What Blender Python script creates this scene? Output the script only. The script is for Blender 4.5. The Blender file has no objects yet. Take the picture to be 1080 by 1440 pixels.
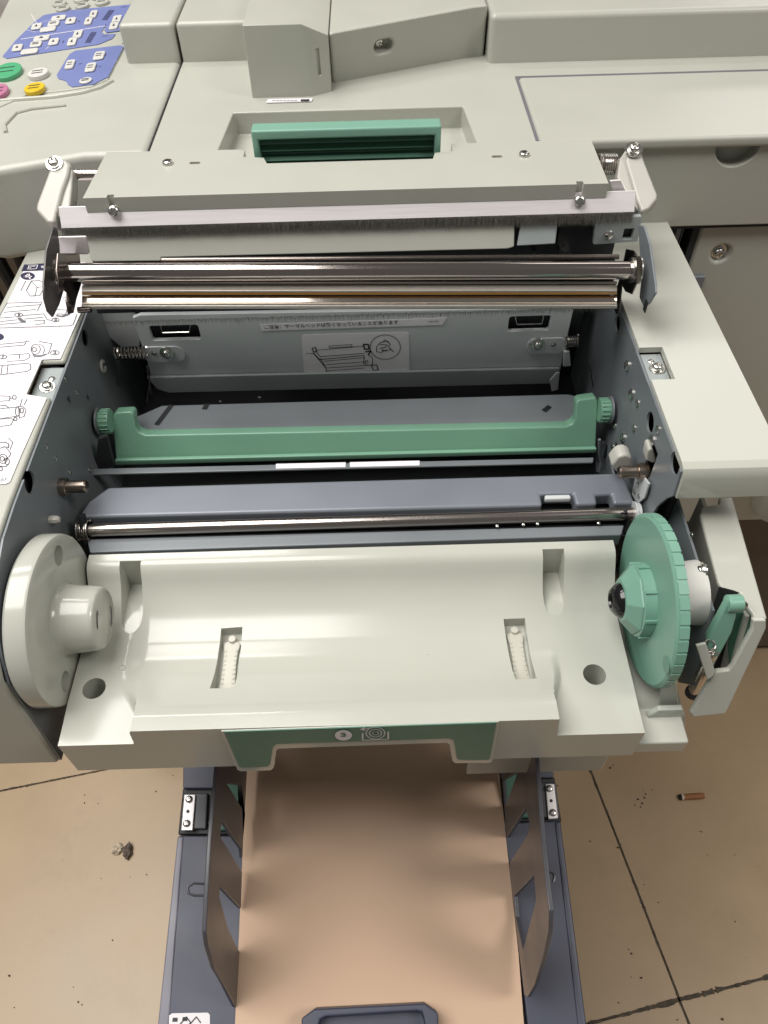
import bpy, bmesh, math, random
from mathutils import Vector, Matrix, noise
random.seed(7)
S = bpy.context.scene
COL = S.collection

# ------------------------------------------------------------------ camera, world, lights, exposure
FPX, PITCH, ROLL = 1081.0, math.radians(50), math.radians(1.62)
EYE = Vector((0, 0, 1.25))
FWD = Vector((0, math.cos(PITCH), -math.sin(PITCH)))
UPV = Vector((0, math.sin(PITCH), math.cos(PITCH)))
RGT = math.cos(ROLL) * Vector((1, 0, 0)) - math.sin(ROLL) * UPV
UPP = math.sin(ROLL) * Vector((1, 0, 0)) + math.cos(ROLL) * UPV
cam = bpy.data.cameras.new('camera')
camo = bpy.data.objects.new('camera', cam)
COL.objects.link(camo)
M3 = Matrix((RGT, UPP, -FWD)).transposed()
camo.matrix_world = Matrix.Translation(EYE) @ M3.to_4x4()
cam.sensor_width = 36; cam.sensor_fit = 'AUTO'; cam.lens = 36 * FPX / 1440
cam.clip_start = 0.01; cam.clip_end = 60
S.camera = camo
W = bpy.data.worlds.new('World'); S.world = W; W.use_nodes = True
bg = W.node_tree.nodes['Background']
bg.inputs[0].default_value = (1.0, 0.965, 0.92, 1); bg.inputs[1].default_value = 0.15
def ceiling_or_fill_lamp(name, loc, aim, sx, sy, power, col):
    l = bpy.data.lights.new(name, 'AREA'); l.shape = 'RECTANGLE'; l.size = sx; l.size_y = sy
    l.energy = power; l.color = col
    o = bpy.data.objects.new(name, l); COL.objects.link(o); o.location = loc
    o.rotation_euler = (Vector(aim) - Vector(loc)).to_track_quat('-Z', 'Y').to_euler()
    return o
ceiling_or_fill_lamp('ceiling_or_fill_lamp', (-.98, .34, 2.75), (-.98, .341, 0), 1.7, 1.4, 74, (1.0, .975, .935))
ceiling_or_fill_lamp('ceiling_or_fill_lamp', (-.85, 1.50, 2.75), (-.85, 1.501, 0), 1.0, .20, 13, (1.0, .965, .92))
ceiling_or_fill_lamp('ceiling_or_fill_lamp', (1.25, 2.30, 2.75), (1.25, 2.301, 0), 1.2, .9, 8, (1.0, .97, .92))
ceiling_or_fill_lamp('ceiling_or_fill_lamp', (2.4, 4.1, 2.60), (2.4, 4.101, 0), 1.5, .9, 26, (1.0, .97, .92))
ceiling_or_fill_lamp('ceiling_or_fill_lamp', (1.6, -.2, 2.75), (1.6, -.201, 0), 1.2, .6, 30, (1.0, .95, .89))  # added fill lamp that brightens the right floor; no fixture known there
S.view_settings.view_transform = 'Standard'; S.view_settings.look = 'None'
S.view_settings.exposure = -0.12; S.view_settings.gamma = 1.0

# ------------------------------------------------------------------ point finder on a real plane
def ray(u, v):
    return FWD + RGT * ((u - 540) / FPX) - UPP * ((v - 720) / FPX)
def at(u, v, x=None, y=None, z=None, plane=None):
    d = ray(u, v)
    if plane is not None:
        p0, n = plane
        return EYE + d * ((p0 - EYE).dot(n) / d.dot(n))
    i, val = (0, x) if x is not None else (1, y) if y is not None else (2, z)
    return EYE + d * ((val - EYE[i]) / d[i])

# ------------------------------------------------------------------ materials
def mat(name, col, rough=0.4, metal=0.0, var=0.05, vscale=18.0, bump=0.0, bscale=300.0, spec=0.5, trans=0.0,
        aniso=None, coat=0.0, dirt=0.0, dirtcol=(0.12, 0.10, 0.07), sss=0.0):
    m = bpy.data.materials.new(name); m.use_nodes = True
    n = m.node_tree.nodes; l = m.node_tree.links; b = n['Principled BSDF']
    b.inputs['Roughness'].default_value = rough; b.inputs['Metallic'].default_value = metal
    b.inputs['Specular IOR Level'].default_value = spec
    b.inputs['Transmission Weight'].default_value = trans
    b.inputs['Coat Weight'].default_value = coat; b.inputs['Coat Roughness'].default_value = 0.12
    if sss:
        b.inputs['Subsurface Weight'].default_value = sss
        b.inputs['Subsurface Radius'].default_value = (0.01, 0.01, 0.008)
        b.inputs['Subsurface Scale'].default_value = 0.5
    tc = n.new('ShaderNodeTexCoord')
    src = tc.outputs['Object']
    if aniso:
        mp = n.new('ShaderNodeMapping'); mp.inputs['Scale'].default_value = aniso
        l.new(src, mp.inputs[0]); src = mp.outputs[0]
    nz = n.new('ShaderNodeTexNoise'); nz.inputs['Scale'].default_value = vscale; nz.inputs['Detail'].default_value = 6
    l.new(src, nz.inputs['Vector'])
    mr = n.new('ShaderNodeMapRange'); mr.inputs[1].default_value = 0.25; mr.inputs[2].default_value = 0.75
    mr.inputs[3].default_value = 1 - var; mr.inputs[4].default_value = 1 + var
    l.new(nz.outputs[0], mr.inputs[0])
    vm = n.new('ShaderNodeVectorMath'); vm.operation = 'SCALE'; vm.inputs[0].default_value = col
    l.new(mr.outputs[0], vm.inputs['Scale'])
    cout = vm.outputs[0]
    if dirt:
        n2 = n.new('ShaderNodeTexNoise'); n2.inputs['Scale'].default_value = 9; n2.inputs['Detail'].default_value = 10
        n2.inputs['Roughness'].default_value = 0.75
        l.new(tc.outputs['Object'], n2.inputs['Vector'])
        r2 = n.new('ShaderNodeMapRange'); r2.inputs[1].default_value = 0.52; r2.inputs[2].default_value = 0.8
        r2.inputs[3].default_value = 0; r2.inputs[4].default_value = dirt
        l.new(n2.outputs[0], r2.inputs[0])
        mx = n.new('ShaderNodeMix'); mx.data_type = 'RGBA'
        l.new(r2.outputs[0], mx.inputs[0]); l.new(cout, mx.inputs[6]); mx.inputs[7].default_value = (*dirtcol, 1)
        cout = mx.outputs[2]
    l.new(cout, b.inputs['Base Color'])
    rr = n.new('ShaderNodeMapRange'); rr.inputs[1].default_value = 0.3; rr.inputs[2].default_value = 0.7
    rr.inputs[3].default_value = max(0.02, rough * 0.88); rr.inputs[4].default_value = min(1, rough * 1.14)
    l.new(nz.outputs[0], rr.inputs[0]); l.new(rr.outputs[0], b.inputs['Roughness'])
    if bump:
        n3 = n.new('ShaderNodeTexNoise'); n3.inputs['Scale'].default_value = bscale; n3.inputs['Detail'].default_value = 3
        l.new(src, n3.inputs['Vector'])
        bp = n.new('ShaderNodeBump'); bp.inputs['Strength'].default_value = bump; bp.inputs['Distance'].default_value = 0.0004
        l.new(n3.outputs[0], bp.inputs['Height']); l.new(bp.outputs[0], b.inputs['Normal'])
    return m
PLASTIC = mat('cream_plastic', (0.415, 0.418, 0.37), 0.33, bump=0.12, bscale=900, var=0.025, dirt=0.10, dirtcol=(0.30, 0.28, 0.22))
GLOSSY = mat('glossy_cream_plastic', (0.45, 0.456, 0.405), 0.16, bump=0.03, bscale=300, var=0.02, dirt=0.06, dirtcol=(0.34, 0.32, 0.26))
PLATE = mat('painted_grey_steel', (0.175, 0.193, 0.208), 0.38, metal=0.15, var=0.06, bump=0.05)
BLUEPLATE = mat('blue_grey_zinc_steel', (0.185, 0.203, 0.235), 0.4, metal=0.2, var=0.05, bump=0.06, bscale=500)
HEADPLATE = mat('grey_zinc_steel', (0.54, 0.565, 0.57), 0.42, metal=0.08, var=0.05, bump=0.05)
DARK = mat('black_plastic', (0.012, 0.013, 0.015), 0.5, var=0.2)
CAVITY = mat('shaded_inner_steel', (0.02, 0.022, 0.024), 0.7, var=0.2)  # inner steel with the shade of recesses put into its near-black colour
GREEN = mat('sea_green_plastic', (0.17, 0.34, 0.26), 0.36, var=0.03, bump=0.08, bscale=700)
GREENBAR = mat('dull_green_plastic', (0.17, 0.34, 0.24), 0.3, var=0.04, bump=0.08, bscale=700)
GREENDEEP = mat('deep_green_plastic', (0.05, 0.15, 0.10), 0.45, var=0.06)
GREENLABEL = mat('green_printed_film', (0.065, 0.185, 0.135), 0.42, var=0.03)
CHROME = mat('polished_steel', (0.50, 0.45, 0.42), 0.12, metal=1.0, var=0.03, aniso=(2, 60, 60), vscale=8)
MIRROR = mat('mirror_steel', (.74, .66, .59), .08, metal=1, var=.02, aniso=(1, 60, 60))
SATIN = mat('satin_steel', (.60, .565, .51), .28, metal=.55, var=.03, aniso=(1, 60, 60))
ROD = mat('nickel_rod', (0.50, 0.45, 0.42), 0.2, metal=1.0, var=0.05, aniso=(2, 90, 90), vscale=8)
ALU = mat('brushed_aluminium', (0.82, 0.785, 0.79), 0.42, metal=0.45, var=0.05, aniso=(2, 200, 200), vscale=10)
SCREWM = mat('screw_steel', (0.62, 0.61, 0.58), 0.25, metal=1.0, var=0.08)
SPRINGM = mat('spring_wire', (0.45, 0.42, 0.39), 0.25, metal=1.0, var=0.05)
DARKSTEEL = mat('dark_steel', (0.22, 0.19, 0.175), 0.22, metal=1.0, var=0.04)
BRONZE = mat('bronze_bush', (0.34, 0.28, 0.235), 0.28, metal=1.0, var=0.08)
AMBER = mat('amber_ceramic', (0.30, 0.15, 0.035), 0.15, var=0.05, coat=0.4)
MILKY = mat('milky_nylon', (0.45, 0.44, 0.40), 0.3, var=0.06)
CLIPM = mat('clip_nylon', (0.47, 0.46, 0.40), 0.3, var=0.03)
LIPM = mat('lip_steel', (0.30, 0.33, 0.33), 0.42, var=0.05)
HUBM = mat('white_hub_nylon', (0.60, 0.59, 0.56), 0.35, var=0.03)
BLADE = mat('dark_blade_steel', (0.07, 0.068, 0.065), 0.35, metal=0.3, var=0.05)
DECKM = mat('polished_cream_plastic', (0.45, 0.456, 0.405), 0.07, bump=0.02, bscale=200, var=0.02)
DOTM = mat('green_dot_shadow', (0.115, 0.25, 0.185), 0.4, var=0.03)  # darker green: shadow of the flange dot put into the colour
FROST = mat('frosted_plastic', (0.60, 0.64, 0.57), 0.4, var=0.03, trans=0.35)
BRUSHM = mat('grey_bristle', (0.13, 0.13, 0.12), 0.6, var=0.2)
WHITEINK = mat('white_label_film', (0.78, 0.75, 0.78), 0.4, var=0.02)
INK = mat('black_ink', (0.02, 0.02, 0.026), 0.5, var=0.1)
GREYINK = mat('grey_ink', (0.13, 0.13, 0.145), 0.5, var=0.1)
NAVY = mat('navy_ink', (0.025, 0.025, 0.07), 0.45, var=0.1)
BLUEPANEL = mat('blue_panel_film', (0.15, 0.18, 0.385), 0.4, var=0.04)
KEYWHITE = mat('white_key', (0.55, 0.54, 0.51), 0.4, var=0.03)
KEYGREEN = mat('green_key', (0.065, 0.33, 0.16), 0.35, var=0.04)
KEYYELLOW = mat('yellow_key', (0.62, 0.43, 0.02), 0.35, var=0.04)
KEYPINK = mat('pink_key', (0.42, 0.155, 0.26), 0.35, var=0.04)
TRAY = mat('slate_blue_plastic', (0.058, 0.065, 0.10), 0.42, var=0.05, bump=0.15, bscale=900)
GUIDE = mat('dark_slate_plastic', (0.075, 0.075, 0.088), 0.3, var=0.05, bump=0.05, bscale=900)
KRAFT = mat('kraft_paper', (0.64, 0.445, 0.31), 0.6, var=0.04, bump=0.25, bscale=500, vscale=10)
KRAFTEDGE = mat('kraft_paper_edge', (0.20, 0.105, 0.06), 0.7, var=0.3, aniso=(1, 1, 900), vscale=4)
GROUT = mat('dirty_grout', (0.20, 0.15, 0.10), 0.8, var=0.6, vscale=40, bump=0.5, bscale=150)
TILE = mat('beige_floor_tile', (0.44, 0.318, 0.195), 0.34, var=0.09, vscale=7, dirt=0.6, dirtcol=(0.33, 0.24, 0.15), bump=0.04, bscale=60)
WALLM = mat('grey_wall_paint', (0.34, 0.33, 0.31), 0.6, var=0.08, vscale=4, dirt=0.5)
SKIRT = mat('dark_skirting', (0.03, 0.03, 0.03), 0.5, var=0.1)
RUST = mat('brown_filter_paper', (0.30, 0.13, 0.05), 0.7, var=0.35, vscale=300)
ASH = mat('burnt_ash', (0.03, 0.025, 0.02), 0.9, var=0.5, vscale=500)
CRUMB = mat('dirt_crumbs', (0.06, 0.045, 0.03), 0.9, var=0.5, vscale=300)
CHIPM = mat('torn_brown_chip', (0.16, 0.12, 0.09), 0.8, var=0.6, vscale=260)
WORN = mat('worn_cabinet_steel', (0.11, 0.085, 0.065), 0.5, var=0.25, vscale=9, dirt=0.8, dirtcol=(0.05, 0.035, 0.025))

# ------------------------------------------------------------------ mesh builder
WM = {}
class MB:
    def __init__(s): s.bm = bmesh.new()
    def poly(s, pts):
        return s.bm.faces.new([s.bm.verts.new(p) for p in pts])
    def prism(s, pts, vec):
        vec = Vector(vec); pts = [Vector(p) for p in pts]
        a = [s.bm.verts.new(p) for p in pts]; b = [s.bm.verts.new(p + vec) for p in pts]
        n = len(pts)
        s.bm.faces.new(a[::-1]); s.bm.faces.new(b)
        for i in range(n): s.bm.faces.new((a[i], a[(i + 1) % n], b[(i + 1) % n], b[i]))
        return s
    def box(s, x0, x1, y0, y1, z0, z1):
        return s.prism([(x0, y0, z0), (x1, y0, z0), (x1, y1, z0), (x0, y1, z0)], (0, 0, z1 - z0))
    def yz(s, pts, x0, x1):
        return s.prism([(x0, p[0], p[1]) for p in pts], (x1 - x0, 0, 0))
    def lathe(s, org, axis, prof, n=40, cap=True):
        org = Vector(org); axis = Vector(axis).normalized()
        e1 = axis.orthogonal().normalized(); e2 = axis.cross(e1)
        rings = []
        for t, r in prof:
            rings.append([s.bm.verts.new(org + axis * t + (e1 * math.cos(2 * math.pi * k / n) + e2 * math.sin(2 * math.pi * k / n)) * max(r, 1e-5)) for k in range(n)])
        for i in range(len(rings) - 1):
            for k in range(n):
                s.bm.faces.new((rings[i][k], rings[i][(k + 1) % n], rings[i + 1][(k + 1) % n], rings[i + 1][k]))
        if cap:
            s.bm.faces.new(rings[0][::-1]); s.bm.faces.new(rings[-1])
        return s
    def cyl(s, p0, p1, r, n=24, r1=None):
        p0 = Vector(p0); p1 = Vector(p1); L = (p1 - p0).length
        return s.lathe(p0, p1 - p0, [(0, r), (L, r if r1 is None else r1)], n)
    def tube(s, path, r, n=8, closed=False):
        path = [Vector(p) for p in path]; rings = []; ref = None
        for i, p in enumerate(path):
            t = (path[min(i + 1, len(path) - 1)] - path[max(i - 1, 0)]).normalized()
            if ref is None: ref = t.orthogonal().normalized()
            ref = (ref - t * ref.dot(t)).normalized(); b = t.cross(ref)
            rings.append([s.bm.verts.new(p + (ref * math.cos(2 * math.pi * k / n) + b * math.sin(2 * math.pi * k / n)) * r) for k in range(n)])
        for i in range(len(rings) - 1):
            for k in range(n):
                s.bm.faces.new((rings[i][k], rings[i][(k + 1) % n], rings[i + 1][(k + 1) % n], rings[i + 1][k]))
        s.bm.faces.new(rings[0][::-1]); s.bm.faces.new(rings[-1])
        return s
    def spring(s, p0, p1, R, r, turns, n=14):
        p0 = Vector(p0); p1 = Vector(p1); ax = (p1 - p0); e1 = ax.normalized().orthogonal().normalized(); e2 = ax.normalized().cross(e1)
        N = int(turns * n)
        return s.tube([p0 + ax * (i / N) + (e1 * math.cos(2 * math.pi * i / n) + e2 * math.sin(2 * math.pi * i / n)) * R for i in range(N + 1)], r, 6)
    def ribbon(s, pts, w, nrm, closed=False):
        pts = [Vector(p) for p in pts]; nrm = Vector(nrm)
        if closed: pts = pts + [pts[0]]
        for a, b in zip(pts[:-1], pts[1:]):
            d = b - a
            if d.length < 1e-7: continue
            d.normalize(); c = nrm.cross(d).normalized() * (w / 2); e = d * (w * 0.3)
            s.poly([a - e - c, b + e - c, b + e + c, a - e + c])
        return s
    def mesh(s, name, m):
        bmesh.ops.recalc_face_normals(s.bm, faces=s.bm.faces[:])
        me = bpy.data.meshes.new(name); s.bm.to_mesh(me); s.bm.free()
        for mm in (m if isinstance(m, (list, tuple)) else [m]): me.materials.append(mm)
        return me
    def build(s, name, m, parent=None, bevel=0.0, seg=2, cuts=None, smooth=True, label=None, angle=35, norecalc=False):
        me = s.mesh(name, m)
        o = bpy.data.objects.new(name, me); COL.objects.link(o)
        if cuts:
            cme = cuts.mesh('cutter', m); co = bpy.data.objects.new('cutter', cme); COL.objects.link(co)
            md = o.modifiers.new('cut', 'BOOLEAN'); md.object = co; md.operation = 'DIFFERENCE'; md.solver = 'EXACT'
            md.use_self = True
            dg = bpy.context.evaluated_depsgraph_get(); dg.update()
            nm = bpy.data.meshes.new_from_object(o.evaluated_get(dg))
            o.modifiers.clear(); o.data = nm; nm.name = name
            bpy.data.objects.remove(co); bpy.data.meshes.remove(cme); bpy.data.meshes.remove(me); me = nm
        if bevel:
            md = o.modifiers.new('edge', 'BEVEL'); md.width = bevel; md.segments = seg; md.limit_method = 'ANGLE'
            md.angle_limit = math.radians(angle); md.harden_normals = False; md.use_clamp_overlap = True
        if smooth:
            for p in me.polygons: p.use_smooth = True
            me.set_sharp_from_angle(angle=math.radians(angle))
            if bevel:
                for e in me.edges: e.use_edge_sharp = False
                w = o.modifiers.new('normals', 'WEIGHTED_NORMAL'); w.keep_sharp = True
        link(o, parent)
        if label: o['label'] = label
        return o
def link(o, parent):
    WM[o] = Matrix.Translation(o.location) if o not in WM else WM[o]
    if parent is not None:
        o.parent = parent
        o.matrix_parent_inverse = WM.get(parent, Matrix()).inverted()
def thing(name, label, cat, loc, group=None):
    o = bpy.data.objects.new(name, None); COL.objects.link(o); o.location = loc
    o.empty_display_size = 0.02; WM[o] = Matrix.Translation(Vector(loc))
    o['label'] = label; o['category'] = cat
    if group: o['group'] = group
    return o
def inst(name, me, parent, M):
    o = bpy.data.objects.new(name, me); COL.objects.link(o)
    WM[o] = M.copy(); o.matrix_basis = M
    if parent is not None:
        o.parent = parent; o.matrix_parent_inverse = WM.get(parent, Matrix()).inverted()
    return o
def frame(pos, nrm, spin=0.3, s=1.0):
    q = Vector((0, 0, 1)).rotation_difference(Vector(nrm).normalized())
    return Matrix.Translation(Vector(pos)) @ q.to_matrix().to_4x4() @ Matrix.Rotation(spin, 4, 'Z') @ Matrix.Scale(s, 4)
def smoothmesh(me, ang=35):
    for p in me.polygons: p.use_smooth = True
    me.set_sharp_from_angle(angle=math.radians(ang))
# screws: head of radius 1 mm * s at the origin, axis +z
def screw_mesh(washer):
    b = MB()
    if washer:
        b.lathe((0, 0, 0), (0, 0, 1), [(0, .0052), (.0008, .0052), (.0010, .0050), (.0010, .0036)], 28)
        b.lathe((0, 0, .001), (0, 0, 1), [(0, .0037), (.0008, .0037), (.0009, .0033)], 24)
    z = .0019 if washer else 0.0
    b.lathe((0, 0, z), (0, 0, 1), [(0, .0030), (.0011, .0030), (.0017, .0026), (.0020, .0017)], 24)
    me = b.mesh('screw', SCREWM)
    o = bpy.data.objects.new('tmp', me); COL.objects.link(o)
    c = MB(); c.box(-.0017, .0017, -.0004, .0004, z + .0008, z + .004); c.box(-.0004, .0004, -.0017, .0017, z + .0008, z + .004)
    co = bpy.data.objects.new('tmpc', c.mesh('cutter', DARK)); COL.objects.link(co)
    md = o.modifiers.new('c', 'BOOLEAN'); md.object = co; md.operation = 'DIFFERENCE'; md.solver = 'EXACT'; md.use_self = True
    dg = bpy.context.evaluated_depsgraph_get(); dg.update()
    nm = bpy.data.meshes.new_from_object(o.evaluated_get(dg)); nm.name = 'screw'
    bpy.data.objects.remove(o); bpy.data.objects.remove(co)
    smoothmesh(nm, 40)
    return nm
SCREW_W, SCREW_P = screw_mesh(True), screw_mesh(False)
b = MB(); b.lathe((0, 0, 0), (0, 0, 1), [(0, .0022), (.0006, .0022), (.0011, .0016), (.0013, .0006)], 14)
RIVET = b.mesh('rivet', SCREWM); smoothmesh(RIVET)
def screw(pos, nrm, parent, s=1.0, washer=False, spin=0.35):
    return inst('screw', SCREW_W if washer else SCREW_P, parent, frame(pos, nrm, spin, s))
def arc(c, r, a0, a1, n, e1, e2):
    c = Vector(c); return [c + Vector(e1) * r * math.cos(a0 + (a1 - a0) * i / n) + Vector(e2) * r * math.sin(a0 + (a1 - a0) * i / n) for i in range(n + 1)]
def rrect(x0, x1, y0, y1, r, n=4):
    pts = []
    for cx, cy, a in ((x1 - r, y1 - r, 0), (x0 + r, y1 - r, 90), (x0 + r, y0 + r, 180), (x1 - r, y0 + r, 270)):
        for i in range(n + 1):
            t = math.radians(a + 90 * i / n); pts.append((cx + r * math.cos(t), cy + r * math.sin(t)))
    return pts
def offset(pl, d):
    out = []
    for i, p in enumerate(pl):
        a = Vector(pl[max(i - 1, 0)]); c = Vector(pl[min(i + 1, len(pl) - 1)])
        t = (c - a).normalized(); out.append((p[0] - t[1] * d, p[1] + t[0] * d))
    return out
def text(name, body, m, parent, org, ex, ey, size, align='LEFT', sx=1.0, bold=0.0):
    c = bpy.data.curves.new(name, 'FONT'); c.body = body; c.size = size; c.align_x = align; c.align_y = 'CENTER'
    c.offset = bold; c.space_character = sx
    o = bpy.data.objects.new(name, c); COL.objects.link(o)
    dg = bpy.context.evaluated_depsgraph_get(); dg.update()
    me = bpy.data.meshes.new_from_object(o.evaluated_get(dg)); me.name = name
    bpy.data.objects.remove(o)
    me.materials.clear(); me.materials.append(m)
    ex = Vector(ex).normalized(); n = ex.cross(Vector(ey)).normalized(); ey = n.cross(ex)
    M = Matrix((ex, ey, n)).transposed().to_4x4(); M.translation = Vector(org)
    return inst(name, me, parent, M)

# ================================================================== FLOOR AND BACKGROUND
fl = MB(); fl.box(-3.5, 3.5, -1.5, 6.5, -.06, -.0045)
floor = fl.build('floor', GROUT, smooth=False); floor['kind'] = 'structure'
TA = math.radians(10.5); TD = Vector((math.cos(TA), math.sin(TA), 0)); TN = Vector((-math.sin(TA), math.cos(TA), 0))
T0 = Vector((.388, .157, 0))
tb = MB(); tb.box(.0017, .4983, .0017, .4983, -.012, 0); tme = tb.mesh('tile', TILE)
for i in range(-4, 4):
    for j in range(-3, 6):
        p = T0 + TD * (.5 * i) + TN * (.5 * j)
        if not (-1.6 < p.x < 1.4 and -1.0 < p.y < 2.0): continue
        M = Matrix.Rotation(TA, 4, 'Z'); M.translation = p + Vector((0, 0, random.uniform(-.0008, .0008)))
        inst('tile', tme, floor, M)
w = MB(); w.box(-3.5, 3.5, 4.6, 4.8, 0, 3.0)
wall = w.build('wall', WALLM, smooth=False); wall['kind'] = 'structure'
w = MB(); w.box(-3.5, 3.5, 4.585, 4.599, 0.001, .16); w.build('skirting_board', SKIRT, wall, bevel=.003)

cabn = thing('storage_cabinet', 'pale grey cabinet on a dark base far behind the duplicator at top left', 'cabinet', (-1.3, 2.3, 0))
q0 = at(20, 27, y=2.0)
m = MB(); m.box(-2.0, -.60, 2.0, 2.5, q0.z, q0.z + .6); m.build('cabinet_body', mat('pale_grey_paint', (.42, .41, .40), .5, var=.15, vscale=20), cabn, bevel=.004)
m = MB(); m.box(-1.98, -.62, 2.02, 2.5, 0, q0.z - .004); m.build('cabinet_base', SKIRT, cabn, bevel=.003)
# ================================================================== DUPLICATOR MAIN BODY
dup = thing('duplicator', 'cream office duplicator main body with blue control panel, behind the pulled-out unit', 'duplicator', (.1, .9, 0))
ZT, ZB, YF = .980, .9065, .590
# top housing: left and right blocks with a seam, cut by the shallow hand recess
xs = -.1728
left_plan = [(-.372, .83), (-.335, .575), (-.30, .566), (-.26, .578), (-.222, .591), (xs - .0008, .591), (xs - .0008, 1.05), (-.40, 1.05)]
m = MB(); m.prism([(x, y, ZB) for x, y in left_plan], (0, 0, ZT - ZB))
panel_block = m.build('control_panel', PLASTIC, dup, bevel=.006, seg=4)
m = MB(); m.box(xs + .0008, .80, YF, 1.05, ZB, ZT)
cut = MB()
cut.prism([(-.122, .55, .962), (.082, .55, .962), (.074, .658, .962), (-.114, .658, .962)], (0, 0, .05))
cut.prism([(.281 + .0172 * math.cos(math.pi + math.pi * k / 20), .58, .9738 + .0172 * math.sin(math.pi + math.pi * k / 20)) for k in range(21)], (0, .022, 0))
c2 = at(726, 113, z=ZT)
top = m.build('top_housing', PLASTIC, dup, bevel=.0045, seg=4, cuts=cut)
m = MB(); m.prism([(.281 + .0168 * math.cos(math.pi + math.pi * k / 16), .6016, .9732 + .0168 * math.sin(math.pi + math.pi * k / 16)) for k in range(17)], (0, .0003, 0)); m.build('finger_notch', PLASTIC, dup, smooth=False)
# long lid panel on the right with thin shadow gap
m = MB(); m.prism([(.1262, .5855, ZT - .0065), (.80, .5855, ZT - .0065), (.80, .7075, ZT - .0065), (.1262, .7075, ZT - .0065)], (0, 0, .009))
m.build('scanner_lid_panel', PLASTIC, dup, bevel=.003, seg=3)
m = MB(); m.box(.1240, .1262, .592, .7075, ZT - .001, ZT + .0004); m.box(.1240, .80, .7075, .7145, ZT - .001, ZT + .0004); m.build('panel_gap', GREYINK, dup, smooth=False)
# seam strips
m = MB(); m.box(xs - .0006, xs + .0006, .5905, .77, ZB, ZT - .0005); m.build('seam', DARK, dup, smooth=False)
# rear step blocks
m = MB(); m.box(-.2225, xs - .001, .768, 1.05, ZT - .01, 1.012); m.build('rear_cover', PLASTIC, dup, bevel=.004, seg=3)
m = MB(); m.prism([(xs + .001, .768, ZT - .01), (-.128, .768, ZT - .01), (-.1025, .690, ZT - .01), (-.1025, 1.05, ZT - .01), (xs + .001, 1.05, ZT - .01)], (0, 0, .042))
m = MB(); m.box(xs + .001, -.1025, .768, 1.05, ZT - .01, 1.012); m.build('rear_cover', PLASTIC, dup, bevel=.004, seg=3)
# sloping fillet beside the scanner housing
v = [Vector(p) for p in ((-.158, .70, ZT - .002), (-.1025, .69, ZT - .002), (-.1025, .77, ZT - .002), (-.143, .768, ZT - .002), (-.1025, .715, ZT + .018), (-.1025, .77, ZT + .018), (-.137, .77, ZT + .018))]
m = MB(); m.box(.1035, .80, .745, 1.05, ZT - .01, 1.0185); m.build('rear_cover', PLASTIC, dup, bevel=.005, seg=4)
# scanner hinge housing
m = MB()
A = [m.bm.verts.new(p) for p in ((-.1009, .6855, .976), (-.050, .6855, .976), (-.0345, .694, .976), (-.0345, .95, .976), (-.1009, .95, .976))]
B = [m.bm.verts.new(p) for p in ((-.1009, .6865, 1.034), (-.0545, .6865, 1.034), (-.0345, .6985, 1.0215), (-.0345, .95, 1.0225), (-.1009, .95, 1.034))]
m.bm.faces.new(A[::-1]); m.bm.faces.new((B[0], B[1], B[4])); m.bm.faces.new((B[1], B[2], B[3], B[4]))
for i in range(5): m.bm.faces.new((A[i], A[(i + 1) % 5], B[(i + 1) % 5], B[i]))
cut = MB()
c3 = Vector((-.0425, .690, 1.004)); e3 = Vector((.0155, .0085, 0)).normalized(); n3 = Vector((e3.y, -e3.x, 0))
cut.prism([c3 + e3 * x + Vector((0, 0, z)) - n3 * .004 for x, z in ((-.0016, -.010), (.0016, -.010), (.0016, .010), (-.0016, .010))], n3 * .02)
m.build('scanner_hinge_block', PLASTIC, dup, bevel=.0025, seg=3, cuts=cut)
m = MB()
A = [m.bm.verts.new(p) for p in ((-.0343, .712, .976), (.085, .7605, .976), (.1018, .7625, .976), (.1018, .95, .976), (-.0343, .95, .976))]
B = [m.bm.verts.new(p) for p in ((-.0343, .7045, 1.021), (.090, .7555, 1.022), (.1018, .757, 1.022), (.1018, .95, 1.022), (-.0343, .95, 1.021))]
m.bm.faces.new(A[::-1]); m.bm.faces.new(B)
for i in range(5): m.bm.faces.new((A[i], A[(i + 1) % 5], B[(i + 1) % 5], B[i]))
nn = (A[1].co - A[0].co).cross(B[0].co - A[0].co).normalized(); nn = -nn if nn.y > 0 else nn
ex = (A[1].co - A[0].co).normalized(); ey = nn.cross(ex) * -1; ey = ey if ey.z > 0 else -ey
cc = at(540, 66, plane=(A[0].co.copy(), nn))
cut = MB()
cut.prism([cc + ex * x + ey * y - nn * .010 for x, y in rrect(-.0085, .0085, -.0052, .0052, .0050, 6)], nn * .03)
hs = m.build('scanner_hinge_housing', PLASTIC, dup, bevel=.0035, seg=4, cuts=cut)
screw(cc - nn * .0095 - ex * .001, nn, hs, 1.35)
# scale sticker in front of the hinge housing
s0, s1, s2, s3 = [at(u, v, z=ZT + .0005) for u, v in ((374, 145), (438, 143), (440, 138.5), (377, 140))]
m = MB(); m.prism([s0, s1, s2, s3], (0, 0, .0004)); stk = m.build('scale_sticker', WHITEINK, dup, smooth=False)
m = MB()
for k in range(7):
    p = at(385 + k * 5.2, 141.8, z=ZT + .0011); m.ribbon([p - Vector((.0012, 0, 0)), p + Vector((.0008, .001, 0))], .0008, (0, 0, 1))
m.ribbon([at(425, 141, z=ZT + .0011), at(433, 140.8, z=ZT + .0011)], .004, (0, 0, 1))
m.build('sticker_marks', INK, stk, smooth=False)
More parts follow.
